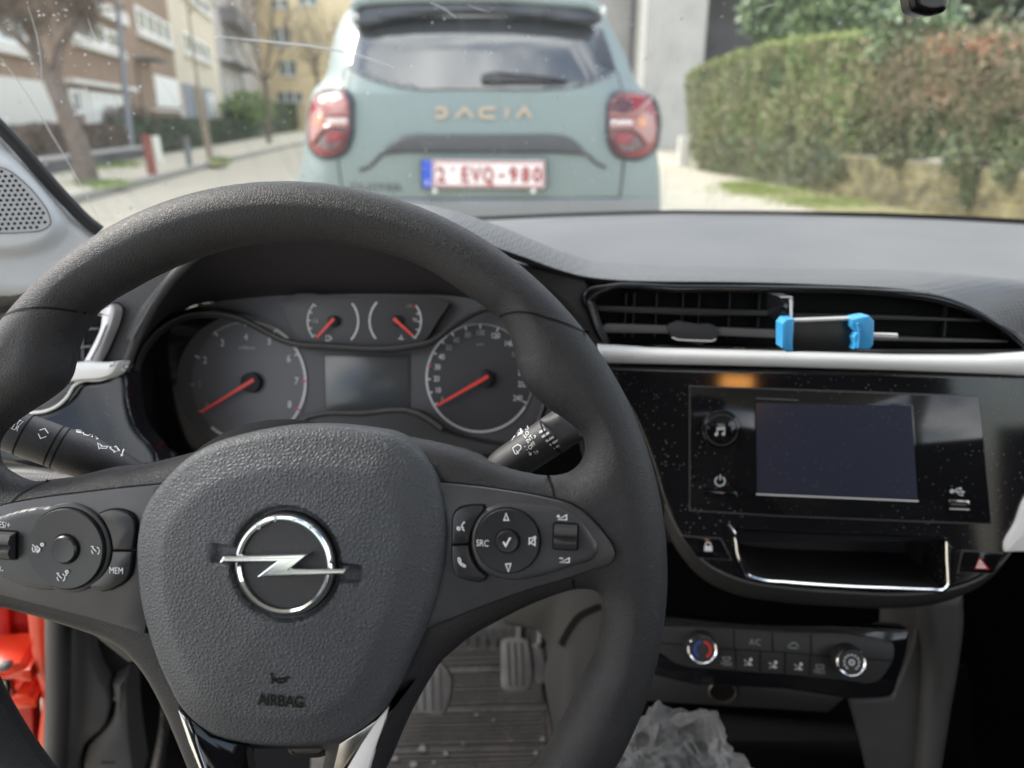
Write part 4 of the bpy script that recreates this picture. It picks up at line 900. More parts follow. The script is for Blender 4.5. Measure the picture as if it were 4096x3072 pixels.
mb = MB(); mb.prism(Lf_, sm(b7([(380,850),(300,700),(520,735),(620,728),(760,735),(885,722),(860,780),(815,832),(740,858),(600,870),(480,880)], .014), 3), 0, .015, 'silver', .004); mb.build('silver_blade', dash)
mb = MB(); mb.prism(Lf_, b7([(860,756),(955,750),(950,778),(890,775)], .006), 0, .007, 'chrome_dark', .001); mb.build('trim_clip', dash)
mb = MB(); gp = sm(b7([(905,795),(850,800),(800,850),(700,875),(560,890),(510,960),(460,1040),(380,1090),(220,1115),(-160,1120),(-200,1440),(40,1470),(600,1560),(1180,1560),(1150,1400),(990,1200),(940,1000),(930,850)]), 3)
mb.inflate(Lf_, gp, 'gloss_left', res=.0013, prof=rnd(.004, .002), back=-.02, warp=lambda u, v: .0018*np.sin(u*38+v*20)); mb.build('gloss_side_panel', dash)
mb = MB(); ed = sm(b7([(920,790),(850,792),(815,835),(750,862),(600,876),(550,905),(500,985),(440,1045),(360,1088),(215,1110),(-100,1125)], .006), 5, False)
mb.tube([Lf_.P(*q, .006) for q in ed], .0013, 'silver', 8); mb.build('silver_piping', dash)
mb = MB(); mb.prism(Lf_, sm(b7([(470,880),(550,890),(505,960),(455,1040),(370,1085),(215,1100),(-100,1110),(-100,850)], .004), 3), -.01, .004, 'pad_left', .001); mb.build('light_switch_panel', dash)
mb = MB(); kn = at_('B7', 250, 1560, .60, 50); mb.inflate(kn, sm(kn.T('B7', [(-200,1490),(0,1480),(250,1485),(600,1530),(1100,1560),(1250,1700),(1000,1900),(-200,1900)]), 4), 'pad_left', res=.003, prof=rnd(.008, .0), back=-.05); mb.build('knee_panel', dash)
mb = MB(); kp = at_('B9', 900, 600, .72, 10); mb.prism(kp, kp.T('B9', [(500,300),(1300,300),(1700,-300),(3600,-300),(3300,200),(2600,300),(1500,700),(1230,745),(1090,770),(800,540)]), -.12, 0, 'trim_dark', .006); mb.build('knee_bolster', dash)
# ------------------------------------------------------------------ phone holder clipped to the vent
PH = at_('B1', 1240, 350, .585, 8, 0)
ph = thing('phone_holder', 'small black and blue phone holder clipped to the long air vent', 'phone holder', PH.P(0, 0, 0))
p1 = lambda p, w=0.: PH.T('B1', p, w)
mb = MB(); mb.prism(PH, p1([(1040,282),(1395,275),(1398,430),(1040,440)]), -.010, .002, 'holder_black', .001); mb.build('body', ph)
mb = MB(); mb.prism(PH, p1([(1075,281),(1378,270),(1378,284),(1075,296)], .003), -.008, .0045, 'satin_metal', .0008); mb.build('top_plate', ph)
mb = MB(); mb.prism(PH, p1([(1020,302),(1040,278),(1082,276),(1080,340),(1075,395),(1078,438),(1045,440),(1020,420)], .012), -.008, .012, 'blue_rubber', .002); mb.build('grip_jaw', ph)
mb = MB(); mb.prism(PH, p1([(1365,280),(1420,266),(1452,263),(1478,290),(1474,405),(1455,430),(1370,428),(1380,402),(1372,370),(1388,345),(1365,318)], .012), -.008, .012, 'blue_rubber', .002)
mb.prism(PH, p1([(1388,300),(1402,297),(1410,330),(1406,425),(1392,425),(1400,360)], .014), .010, .0140, 'blue_rubber', .0015); mb.build('grip_jaw', ph)
mb = MB(); a = PH.P(*PH.un('B1', 1465, 362), 0); b = PH.P(*PH.un('B1', 1585, 366), 0); mb.tube([a, b], .0028, 'satin_metal', 14); mb.build('slide_rod', ph)
mb = MB(); mb.prism(PH, p1([(1010,170),(1078,170),(1084,190),(1080,282),(1010,290)], -.01), -.055, -.010, 'gloss_clean', .003); mb.stroke(PH, p1([(1062,178),(1064,270)], -.01), .0022, -.0095, 'silver'); mb.build('vent_clip', ph)
# ------------------------------------------------------------------ crumpled film bag
bag0 = atd('B2', 300, 1400, .70)
mb = MB(); bm = bmesh.new(); bmesh.ops.create_icosphere(bm, subdivisions=6, radius=1); vs = []
BU = RT; BV = UP
for v in bm.verts:
    d = v.co.normalized(); q = Vector(d*1.7)
    q0 = q*.9; wv = Vector((noise.noise(q0*1.5), noise.noise(q0*1.5+Vector((5, 2, 1))), noise.noise(q0*1.5+Vector((1, 7, 3)))))*.35
    rg = lambda f, o: 1-abs(noise.noise(q0*f+wv*f+Vector((o, o, 0))))*2.2
    r = .84+.26*noise.noise(q0*1.1+wv)+.20*rg(1.1, 3)+.12*rg(2.0, 8)+.035*rg(4.0, 1)
    vs.append(bag0+BU*(d.x*r*.060)+BV*(d.z*r*.056-.036)-FW*(d.y*r*.05)+BU*(.045*(-d.z))*(1 if d.z < 0 else .2))
mb.add(vs, [[v.index for v in f.verts] for f in bm.faces], 'clear_film'); bm.free()
mb.build('plastic_bag', label='crumpled clear plastic bag lying in the open tray below the power socket', cat='plastic bag', angle=80)
# ------------------------------------------------------------------ car body round the driver
body = thing('car', 'orange-red car around the driver: windscreen, white pillar with speaker grille, red door opening', 'car', (.1, .7, .1))
# pillar trim
PV = Frame(np.array([-.47, .62, .98]), 8, -28)
PV = at_('S', 120, 480, .62, 6, 30)
pil = sm(PV.T('S', [(-200,150),(-60,235),(0,290),(50,345),(110,415),(170,475),(210,505),(240,540),(240,620),(100,640),(-60,640),(-250,640)]), 5)
spk = sm(PV.T('S', [(-120,330),(-20,345),(20,355),(60,385),(95,425),(118,465),(122,490),(110,508),(60,530),(0,536),(-120,540)], .004), 5)
mb = MB(); spF = Field([spk], lambda d: d)
def bumpw(u, v):
    P = np.c_[u, v]; ins = np.zeros(len(P), bool); q = np.array(spk); B = np.roll(q, -1, 0)
    for a, b in zip(q, B):
        if a[1] != b[1]: c = (a[1] > P[:,1]) != (b[1] > P[:,1]); ins ^= c & (P[:,0] < (b[0]-a[0])*(P[:,1]-a[1])/(b[1]-a[1])+a[0])
    d = spF(u, v); d = np.where(ins, d, -d); t = np.clip((d+.010)/.012, 0, 1); return .010*t*t*(3-2*t)
mb.inflate(PV, pil, 'pillar_white', res=.0022, prof=rnd(.012, .006), back=-.03, warp=bumpw); mb.build('pillar_trim', body, angle=60)
gr_o = sm(PV.T('S', [(-100,352),(-20,358),(14,366),(50,392),(84,428),(107,466),(109,484),(98,494),(50,502),(0,504),(-100,506)], .016), 4)
mb = MB(); mb.prism(PV, gr_o, .012, .0165, 'grille_white', .0006); mb.stroke(PV, gr_o, .0008, .0167, 'kick_grey', True)
G = np.array(gr_o); stp_ = abs(PV.un('S', 13.5, 450, .0166)[0]-PV.un('S', 0, 450, .0166)[0]); k = 0; lo, hi = G.min(0), G.max(0); GB = np.roll(G, -1, 0)
for j in range(int((hi[1]-lo[1])/(stp_*.87))+1):
    for i in range(int((hi[0]-lo[0])/stp_)+2):
        c = np.array([lo[0]+(i+.5*(j % 2))*stp_, lo[1]+j*stp_*.87]); ins = False
        for a, b in zip(G, GB):
            if (a[1] > c[1]) != (b[1] > c[1]) and c[0] < (b[0]-a[0])*(c[1]-a[1])/(b[1]-a[1])+a[0]: ins = not ins
        if ins and np.sqrt(((G-c)**2).sum(1)).min() > stp_*.55: mb.flat(PV, circ(tuple(c), stp_*.30, 8), .0168, 'groove')
mb.build('speaker_grille', body, smooth=False)
mb = MB(); q = sm(PV.T('S', [(-160,150),(-30,248),(30,308),(80,365),(140,432),(190,482),(214,500)], .012), 6, False)
mb.tube([PV.P(*p, .004) for p in q], .0052, 'seal_black', 10); mb.build('windscreen_seal', body)
mb = MB(); e_ = at_('S', 0, 640, .62, 30); mb.inflate(e_, sm(e_.T('S', [(-300,600),(0,606),(50,600),(110,590),(120,640),(-300,690)]), 4), 'soft_black', res=.003, prof=rnd(.008, .0), back=-.05); mb.build('dash_end_cap', body)
# windscreen: curved sheet from the cowl up over the dash
base = []
for x in np.linspace(-60, 2480, 48): base.append(atY('S', x, ip(BACK, x)+1.5, backY(x)+.012) if x > 200 else None)
XC = .25
def wsp(X, t):
    # X across (car centre XC), t from base 0 to top 1
    s = (X-XC)/.80; y0 = 1.235-.30*s*s-.12*s**6; z0 = .968-.012*s*s+.02*s**6
    y1 = .42-.06*s*s; z1 = 1.50-.03*s*s
    return np.array([X*(1-.10*t)+.025*t, lerp(y0, y1, t), lerp(z0, z1, t)+.05*math.sin(math.pi*t)])
mb = MB(); mb.grid([[wsp(X, t) for X in np.linspace(-.57, 1.05, 40)] for t in np.linspace(0, 1, 20)], 'windscreen_glass'); mb.build('windscreen', body, angle=80)
mb = MB(); mb.grid([[atY('S', x, ip(BACK, x)+6-k[0]-(5.0 if k[0] else 0)*(1+max(0, (x-1500)/1400.)), backY(x)+.006+k[1]) for x in np.linspace(780, 2500, 60)] for k in ((0, 0), (6.2, .0005), (6.6, .006), (6.0, .05))], 'seal_black'); mb.build('cowl_seal', body, angle=60)
mb = MB()
for a, b in (((0,185),(60,285)), ((60,285),(130,385)), ((130,385),(222,500))): pass
# long pale scratch across the glass
def onglass(x, y):
    d = ray('S', x, y); dd = np.dot(d, d); c_ = np.cross([0, 0, 1.], d); lo_t, hi_t = 0., 1.
    for _pass in range(4):
        best = None
        for t in np.linspace(lo_t, hi_t, 16):
            lo_, hi_ = -.57, 1.05
            for _ in range(14):
                m_ = (lo_+hi_)/2
                if np.dot(c_, wsp(m_, t)-CAM) < 0: hi_ = m_
                else: lo_ = m_
            p = wsp(m_, t)-CAM; e = np.linalg.norm(p-d*np.dot(p, d)/dd)
            if best is None or e < best[0]: best = (e, CAM+p*.995, t)
        w_ = (hi_t-lo_t)/15; lo_t, hi_t = max(0, best[2]-w_), min(1, best[2]+w_)
    return best[1]
mb = MB(); mb.tube([onglass(x, y) for x, y in sm([(470,78),(540,86),(600,92),(700,104),(780,122),(850,146)], 3, False)], [.0003+.0007*math.sin(math.pi*(i_+.5)/16) for i_ in range(16)], 'icon_white', 5); mb.build('glass_scratch', body)
for l, r_ in (([(0,124),(40,176),(79,235),(120,305),(165,381),(215,480)], .0006), ([(60,12),(75,60),(88,130),(90,190)], .0005), ([(190,40),(200,70),(215,95)], .0006), ([(930,6),(960,20),(985,38)], .0008), ([(1010,10),(1035,20),(1060,26)], .0004), ([(1640,20),(1660,13),(1680,8)], .0003)):  # first path draws the pillar's reflection edge as a pale line
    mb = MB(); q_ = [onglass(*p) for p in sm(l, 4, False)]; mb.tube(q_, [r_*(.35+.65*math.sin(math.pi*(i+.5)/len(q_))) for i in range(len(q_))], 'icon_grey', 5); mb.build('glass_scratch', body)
mb = MB()
for _ in range(120):
    x_, y_ = random.uniform(0, 2212), abs(random.gauss(0, 1))*160+5
    if random.random() < .5: x_ = abs(random.gauss(0, 260))+5
    if y_ > 440: continue
    c_ = onglass(x_, y_); s_ = random.uniform(.0004, .0011); a_ = random.uniform(0, 6.28)
    mb.tube([c_, c_+np.array([math.cos(a_)*s_*1.6, 0, math.sin(a_)*s_*1.6])], s_*.55, 'icon_white', 5)
o_ = mb.build('glass_specks', body); o_['kind'] = 'stuff'
# black mirror foot / sensor at the top
mm = at_('S', 2000, 0, .40, 0, 8); mb = MB(); mb.inflate(mm, sm(mm.T('S', [(1958,-120),(2041,-120),(2041,10),(2034,26),(2018,33),(1978,32),(1963,24),(1958,8)]), 4), 'mirror_black', res=.001, prof=rnd(.004, .006), back=-.006)
mo = thing('rear_view_mirror', 'black rounded foot of the rear-view mirror at the top right of the windscreen', 'mirror', mm.P(*mm.un('S', 2000, 0), 0))
mb.build('mirror_foot', mo); q0_ = mm.P(*mm.un('S', 2000, -100), -.004)
mb = MB(); mb.tube([q0_, q0_+[0, .01, .06], [q0_[0], .44, 1.50]], .011, 'mirror_black', 10); mb.build('mirror_arm', mo)
mf = Frame(q0_+[0, -.02, .07], -10, 20); mb = MB(); mb.inflate(mf, rrect(-.115, -.03, .115, .035, .025), 'mirror_black', res=.004, prof=rnd(.006, .004), back=-.03); mb.prism(mf, rrect(-.105, -.022, .105, .027, .02), .003, .0050, 'chrome'); mb.build('mirror_housing', mo)
mb = MB(); pr_ = [(1.16, .955), (1.0, .962), (.85, .966), (.77, .955), (.735, .93), (.725, .88), (.725, .78), (.74, .70), (.80, .62), (.90, .58)]
mb.grid([[np.array([X, y, z-.004*(X > 1.0)]) for X in (.575, .70, .85, 1.0, 1.09)] for y, z in pr_], 'dash_pad'); mb.box(Frame((0, .722, 0)), .62, 1.04, .68, .86, 0, .006, 'trim_dark', .004); mb.build('passenger_dash', dash, angle=60)
# red door opening
RD = at_('B9', 330, 900, .84, 0, 20)
b9 = lambda p, w=0., F=None: (F or RD).T('B9', p, w)
mb = MB(); mb.prism(RD, sm(b9([(180,-200),(205,260),(225,420),(250,620),(275,800),(330,980),(345,1120),(330,1300),(315,1450),(380,1660),(400,1900),(500,1900),(470,1300),(470,-200)]), 4), -.05, 0, 'red_paint', .006)
mb.build('door_frame', body)
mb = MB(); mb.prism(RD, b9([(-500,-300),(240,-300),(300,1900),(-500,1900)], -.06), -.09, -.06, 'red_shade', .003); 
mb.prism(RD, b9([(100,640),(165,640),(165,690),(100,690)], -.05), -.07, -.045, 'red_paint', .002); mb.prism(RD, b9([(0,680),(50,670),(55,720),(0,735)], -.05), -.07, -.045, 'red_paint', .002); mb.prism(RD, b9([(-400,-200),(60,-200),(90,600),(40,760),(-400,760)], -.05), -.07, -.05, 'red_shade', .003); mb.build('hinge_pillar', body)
def hb(mb, p0, p1, th, w0, w1, m='red_paint'): mb.prism(RD, p0+p1, w0, w1, m, .002)
mb = MB(); mb.prism(RD, b9([(-260,860),(-120,760),(180,735),(232,770),(262,800),(150,830),(40,880),(-100,890)], .0), -.05, .004, 'red_paint', .0015); mb.prism(RD, b9([(-200,880),(40,872),(150,826),(262,796),(285,905),(200,905),(150,888),(0,892)], .006), -.05, .008, 'red_paint', .0015)
mb.prism(RD, b9([(20,1100),(150,1012),(245,1012),(312,1066),(180,1100)], .0), -.05, .003, 'red_paint', .0015); mb.prism(RD, b9([(-60,1105),(310,1070),(322,1128),(180,1140),(60,1142)], .006), -.05, .008, 'red_paint', .0015)
mb.inflate(RD, sm(b9([(-40,800),(20,760),(80,755),(105,770),(90,795),(10,820)], .013), 4), 'kick_grey', res=.0015, prof=rnd(.004, .018), back=.008)
a = RD.P(*RD.un('B9', 62, 880, -.005), -.005); b = RD.P(*RD.un('B9', 80, 1090, -.005), -.005); mb.tube([a, b], .0065, 'chrome_dark', 14)
0 and mb.inflate(RD, sm(b9([(262,940),(290,900),(318,960),(318,1080),(280,1090),(262,1040)], .0), 3), 'red_paint', res=.0015, prof=rnd(.004, .016), back=-.01); mb.build('door_hinge', body)
mb = MB(); sl_ = [RD.P(*RD.un('B9', x, y, .012), .012) for x, y in ((505,-200),(502,300),(500,600),(500,900),(495,1200),(480,1500),(462,1900))]; mb.tube(sl_, .0125, 'trim_grey', 12)
mb.tube([RD.P(*RD.un('B9', x, y, .016), .010) for x, y in ((552,-200),(552,600),(550,900),(545,1200),(520,1500),(500,1900))], .0035, 'seal_black', 8); mb.build('door_seal', body)
mb = MB(); kk = Frame(RD.P(0, 0, -.01), u=RD.u, v=RD.v)
k1 = sm(b9([(548,-200),(800,-200),(780,500),(820,850),(870,940),(900,980),(930,1200),(900,1290),(720,1470),(680,1900),(500,1900),(530,1300),(552,900)], 0, kk), 3)
mb.prism(kk, k1, -.06, 0, 'kick_grey', .004); mb.build('kick_panel', body)
mb = MB(); mb.prism(kk, sm(b9([(770,300),(1300,700),(1240,760),(1110,770),(1080,880),(900,940),(850,900),(800,600)], -.03, kk), 2), -.09, -.03, 'trim_dark', .004); mb.build('fuse_cover', body)
mb = MB(); mb.prism(kk, sm(b9([(960,960),(1080,900),(1090,1000),(1110,1400),(1180,1900),(730,1900),(740,1500),(930,1300),(975,1210)], -.004, kk), 3), -.07, -.004, 'kick_grey', .006)
mb.prism(kk, b9([(870,1610),(990,1610),(990,1622),(870,1622)], -.003, kk), -.004, -.003, 'trim_dark'); mb.build('kick_panel', body)
mb = MB(); mb.prism(kk, b9([(450,-400),(1450,-400),(1900,2600),(300,2600)], -.12, kk), -.15, -.12, 'carpet'); mb.inflate(kk, sm(b9([(1390,900),(1450,1150),(1400,1700),(1290,1700),(1370,1300)], -.09, kk), 3), 'trim_grey', res=.004, prof=rnd(.01, -.08), back=-.1); mb.build('side_carpet', body)
# floor and bulkhead
mb = MB(); WF = Frame((0, 0, 0), u=(1, 0, 0), v=(0, 0, 1))
mb.box(Frame((0, 1.16, 0)), -.62, 1.15, .12, .93, -.0, -.02, 'carpet'); 
fl = Frame((0, 0, .14), u=(1, 0, 0), v=(0, 1, 0)); mb.box(fl, -.60, 1.15, -.9, 1.20, -.03, 0, 'carpet', .002)
mb.box(Frame((1.12, 0, 0), u=(0, 1, 0), v=(0, 0, 1)), -.9, 1.17, .15, .95, 0, .03, 'carpet'); mb.build('cabin_floor', body)
mb = MB(); tn = Frame((0, 0, .36), u=(1, 0, 0), v=(0, 1, 0)); mb.box(tn, .16, .46, -.9, .98, -.12, 0, 'carpet', .02); mb.build('centre_tunnel', body)
mb = MB(); mb.box(Frame((0, 0, 1.50), u=(1, 0, 0), v=(0, 1, 0)), -.55, 1.05, -1.6, .40, 0, .03, 'pillar_white', .01); mb.box(Frame((0, 0, 1.54), u=(1, 0, 0), v=(0, 1, 0)), -.57, 1.07, -1.62, .41, 0, .02, 'red_paint', .006); mb.build('roof', body)
mb = MB(); mb.box(Frame((0, -1.55, 0)), -.58, 1.08, .15, 1.20, 0, .05, 'seat_fabric', .01); mb.box(Frame((-.58, 0, 0), u=(0, 1, 0), v=(0, 0, 1)), -1.55, -.42, .15, .98, 0, .04, 'trim_dark', .01); mb.build('rear_trim', body)
mb = MB()
for X, Y in ((-.56, -.45), (1.08, -.45), (-.55, -1.55), (1.07, -1.55), (1.06, .42)): mb = MB(); mb.tube([(X, Y, .95), (X, Y, 1.52)], .045, 'pillar_white', 8); mb.build('door_pillar', body)
Pq = Rf.P(*Rf.un('S', 1595, 826, .001)); dq = (Pq-CAM)/np.linalg.norm(Pq-CAM); rq = dq-2*np.dot(dq, Rf.n)*Rf.n; Lq = Pq+rq*((-1.52-Pq[1])/rq[1]); lf = Frame(Lq, 0, 180)  # unseen amber emitter, added on the mirrored ray for the fascia glint
mb = MB(); mb.box(lf, -.060, .060, -.022, .022, 0, .006, 'lamp_lit', .002); mb.box(lf, -.09, .09, -.04, .04, -.03, .0, 'trim_dark', .003); mb.build('reading_lamp', body); print('LAMP', Lq)
for X in (-.07, .68):
    st_ = thing('seat', None, None, (X, -.35, .33)); st_.parent = body; st_.location = np.array([X, -.35, .33])-WL[body.name]
    S0 = Frame((X, -.62, .58), -18); mb = MB(); mb.inflate(S0, rrect(-.24, -.05, .24, .60, .10), 'seat_fabric', res=.02, prof=rnd(.06, .09), back=-.05); mb.build('backrest', st_)
    S1 = Frame((X, -.30, .50), u=(1, 0, 0), v=(0, 1, 0)); mb = MB(); mb.inflate(S1, rrect(-.25, -.28, .25, .26, .10), 'seat_fabric', res=.02, prof=rnd(.06, .06), back=-.15); mb.build('cushion', st_)
    mb = MB(); mb.inflate(S0, rrect(-.13, .66, .13, .86, .06), 'seat_fabric', res=.015, prof=rnd(.05, .07), back=-.04); mb.build('headrest', st_)
# ------------------------------------------------------------------ pedals and mat
MT = at_('B6', 500, 950, 1.10, 62)
mp_ = sm(MT.T('B6', [(150,250),(900,330),(985,640),(1045,900),(1060,1300),(0,1500),(-400,1500),(-300,700)]), 3)
mb = MB(); mb.prism(MT, mp_, -.012, 0, 'mat_rubber', .003)
u0, u1 = min(p[0] for p in mp_)+.02, max(p[0] for p in mp_)
for k in range(46):
    y = 330+k*26; a = MT.un('B6', 60, y+24); b = MT.un('B6', 955+k*2.2, y)
    if k % 9 == 8: continue
    dv = abs(MT.un('B6', 500, y+26)[1]-MT.un('B6', 500, y)[1]); mb.tube([MT.P(a[0], a[1], .001), MT.P((a[0]+b[0])/2, (a[1]+b[1])/2+random.uniform(-.001, .001), .0015), MT.P(b[0], b[1], .001)], dv*.27, 'mat_rubber', 6); mb.stroke(MT, [(a[0], a[1]-dv*.5), (b[0], b[1]-dv*.5)], dv*.36, .0006, 'trim_dark')
for x, y, s_ in ((280,1030,15),(420,1060,9),(990,975,9),(950,1055,9),(230,1125,14),(600,830,7),(700,860,6),(120,1090,12),(520,1000,5),(800,980,5),(350,1110,6)):
    c = MT.un('B6', x, y); mb.flat(MT, [(c[0]+s_*.0005*random.uniform(.5, 1)*math.cos(a), c[1]+s_*.0004*random.uniform(.5, 1)*math.sin(a)) for a in np.linspace(0, 6.28, 12)[:-1]], .0046, 'kick_grey')
mb.build('floor_mat', label='worn ribbed rubber mat with dried mud in the driver footwell', cat='floor mat')
def pedal(label, pts, grooves, depth):
    F = at_('B6', *pts[0], depth, 35); root = thing('foot_pedal', label, 'pedal', F.P(0, 0, 0), 'driver foot pedals')
    q = sm(F.T('B6', pts), 3, corner=20); mb = MB(); mb.prism(F, q, -.012, 0, 'pedal_rubber', .002)
    for g_ in grooves: mb.stroke(F, F.T('B6', g_), .003, .0004, 'trim_dark')
    mb.build('pedal_pad', root); c = np.mean(np.array(q), 0); mb = MB(); mb.tube([F.P(c[0], c[1]+.02, -.015), F.P(c[0], c[1]+.06, -.03), F.P(c[0]+.01, c[1]+.16, -.02)], .007, 'trim_dark', 8); mb.build('pedal_arm', root)
pedal('grey ribbed brake pedal seen between the wheel spoke and rim', [(742,395),(770,372),(860,370),(905,395),(925,500),(930,620),(910,672),(850,690),(770,688),(745,660)], [[(x, 400), (x+10, 655)] for x in (785, 825, 865)], 1.0)
pedal('grey ribbed clutch pedal just right of the lower wheel spoke', [(180,540),(260,500),(370,500),(430,560),(455,620),(440,740),(400,830),(270,815),(200,780),(150,640)], [[(x, 540), (x+8, 800)] for x in (235, 285, 335, 385)], .97)
pedal('dark narrow accelerator pedal at the right edge of the footwell', [(915,420),(960,400),(990,440),(1010,560),(1000,640),(960,650),(935,560)], [], 1.0)
mb = MB(); fw = at_('B6', 600, 350, 1.2, 40); mb.prism(fw, fw.T('B6', [(350,200),(950,200),(1050,480),(300,520)]), -.02, 0, 'trim_grey', .002)
for x in range(400, 960, 60): mb.stroke(fw, fw.T('B6', [(x, 320), (x+4, 500)]), .010, .006, 'trim_dark')
mb.build('footrest_carpet', body)
mb = MB(); cs = at_('B6', 1100, 500, .90, 5, -25); mb.prism(cs, sm(cs.T('B6', [(700,150),(1150,-150),(1500,-100),(1560,1400),(1080,1400),(1040,900),(990,600),(1000,400),(950,330),(760,300)]), 3), -.04, 0, 'trim_dark', .004)
mb.stroke(cs, sm(cs.T('B6', [(1095,415),(1140,330),(1200,250),(1330,185)], .001), 5, False), .008, .001, 'deep_black'); mb.build('console_side_trim', body)
# ------------------------------------------------------------------ ground
def gnd(z, x, y, h=0.): return atZ(z, x, y, h)
mb = MB(); mb.add([(-900, -300, 0), (900, -300, 0), (900, 1200, 0), (-900, 1200, 0)], [(0, 1, 2, 3)], 'asphalt'); mb.build('road', kind='structure', smooth=False)
kerb = [gnd('Z1', x, y) for x, y in ((700,1342),(1100,1235),(1480,1128),(1750,1058),(2000,998))]
kd = kerb[0]-kerb[1]; kd /= np.linalg.norm(kd); ke = kerb[-1]-kerb[-2]; ke /= np.linalg.norm(ke)
kerb = [kerb[0]+kd*18]+kerb+[kerb[-1]+ke*60]; kerb = np.array(kerb)
NL = np.array([-.96, -.28, 0])
mb = MB(); n = len(kerb)
mb.add(np.concatenate([kerb, kerb+[0,0,.10], kerb+NL*.16+[0,0,.105]]), [(r*n+i, r*n+i+1, (r+1)*n+i+1, (r+1)*n+i) for r in range(2) for i in range(n-1)], 'kerb_stone'); mb.build('kerb', kind='structure', smooth=False)
mb = MB(); mb.add(np.concatenate([kerb+NL*.16+[0,0,.105], kerb+NL*34+[0,0,.105]]), [(i, i+1, n+i+1, n+i) for i in range(n-1)], 'paving'); mb.build('pavement', kind='structure', smooth=False)
def patch(name, z, pts, h, m, kind='stuff', label=None, cat='grass'):
    mb = MB(); P_ = [gnd(z, x, y, h) for x, y in sm(pts, 4)]; mb.add(P_, [list(range(len(P_)))], m)
    return mb.build(name, kind=kind, smooth=False)
def tufts(name, z, cs, n, m, h, label, size=.05):
    mb = MB(); V = []; Fc = []
    for _ in range(n):
        cx, cy, sx, sy = cs[rng.integers(len(cs))]; x, y = cx+rng.normal()*sx, cy+rng.normal()*sy; p = gnd(z, x, y, h); a = rng.uniform(0, 6.28); l = size*rng.uniform(.5, 1.6)
        t = np.array([math.cos(a), math.sin(a), 0])*.012; q = p+np.array([rng.normal()*.3*l, rng.normal()*.3*l, l]); b = len(V); V += [p-t, p+t, q]; Fc.append((b, b+1, b+2))
    mb.add(V, Fc, m); mb.build(name, kind='stuff', smooth=False, label=label, cat='grass')
patch('verge', 'Z1', [(540,1235),(700,1222),(850,1235),(880,1255),(760,1275),(600,1275)], .112, 'verge')
patch('verge', 'Z1', [(600,1155),(620,1135),(900,1090),(1000,1085),(960,1100),(700,1150)], .112, 'verge')
patch('verge', 'Z1', [(1430,1095),(1500,1075),(1560,1085),(1540,1105),(1440,1125)], .112, 'verge')
tufts('grass_tufts', 'Z1', [(700,1250,90,10),(1500,1090,35,8),(780,1125,90,8)], 2600, 'leaf_bright', .11, 'green grass tufts round the street tree and along the kerb')
# ------------------------------------------------------------------ foliage helpers
def leaves(mb, C, size, matn, nrm=None, flat=.6):
    C = np.array(C); n = len(C); a = rng.normal(size=(n, 3)); 
    if nrm is not None: a = a*flat+np.array(nrm)
    a /= np.linalg.norm(a, axis=1)[:,None]; b = rng.normal(size=(n, 3)); b -= a*(a*b).sum(1)[:,None]; b /= np.linalg.norm(b, axis=1)[:,None]; c = np.cross(a, b)
    s = size*rng.uniform(.55, 1.4, n)[:,None]; V = np.stack([C-b*s, C+c*s*.55, C+b*s, C-c*s*.55], 1).reshape(-1, 3)
    mb.add(V, (np.arange(n)[:,None]*4+np.arange(4)), matn)
def leafbox(name, F, poly, depth, n, size, m, label, cat='hedge', topm=None, core='leaf_darkhedge', group=None, bulge=.12, coreinset=.12, extra=None):
    P_ = np.array(poly); lo, hi = P_.min(0), P_.max(0); q = np.roll(P_, -1, 0)
    def inside(X):
        ins = np.zeros(len(X), bool)
        for a, b in zip(P_, q):
            if a[1] != b[1]: c = (a[1] > X[:,1]) != (b[1] > X[:,1]); ins ^= c & (X[:,0] < (b[0]-a[0])*(X[:,1]-a[1])/(b[1]-a[1])+a[0])
        return ins
    X = rng.uniform(lo, hi, (int(n*1.6), 2)); X = X[inside(X)][:n]
    nz = np.array([noise.noise(Vector((x*1.3, y*1.3, 3.))) for x, y in X])
    w = nz*bulge-np.abs(rng.normal(size=len(X)))*bulge*.6
    mb = MB(); leaves(mb, F.arr(X, w), size, m, F.n*.6)
    # top and ends
    up_ = [(a, b) for a, b in zip(P_, q)]
    tp = []
    for a, b in up_:
        mid = (a+b)/2; 
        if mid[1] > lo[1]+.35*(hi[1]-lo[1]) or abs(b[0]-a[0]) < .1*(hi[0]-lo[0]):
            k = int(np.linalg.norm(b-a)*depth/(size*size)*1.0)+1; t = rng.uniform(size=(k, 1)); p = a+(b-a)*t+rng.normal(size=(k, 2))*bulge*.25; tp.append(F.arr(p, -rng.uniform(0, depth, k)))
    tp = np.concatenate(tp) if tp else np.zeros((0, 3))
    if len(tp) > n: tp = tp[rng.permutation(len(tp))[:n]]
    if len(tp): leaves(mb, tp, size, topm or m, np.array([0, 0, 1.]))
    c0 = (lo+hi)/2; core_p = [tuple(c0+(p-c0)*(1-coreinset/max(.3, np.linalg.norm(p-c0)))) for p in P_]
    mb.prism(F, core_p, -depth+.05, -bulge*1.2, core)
    return mb.build(name, label=label, cat=cat, group=group, smooth=False)
def blob(name, c, r, n, size, m, label, cat='bush', trunk=None, group=None):
    c = np.array(c); r = np.array(r); mb = MB(); d = rng.normal(size=(n, 3)); d /= np.linalg.norm(d, axis=1)[:,None]
    k = np.array([1+.45*noise.noise(Vector(x*2.3)+Vector(c)) for x in d])*rng.uniform(.45, 1.05, n)**.5; leaves(mb, c+d*r*k[:,None], size, m)
    if trunk: mb.tube([np.array([c[0], c[1], 0]), c], trunk, 'bark', 8)
    return mb.build(name, label=label, cat=cat, smooth=False, group=group)
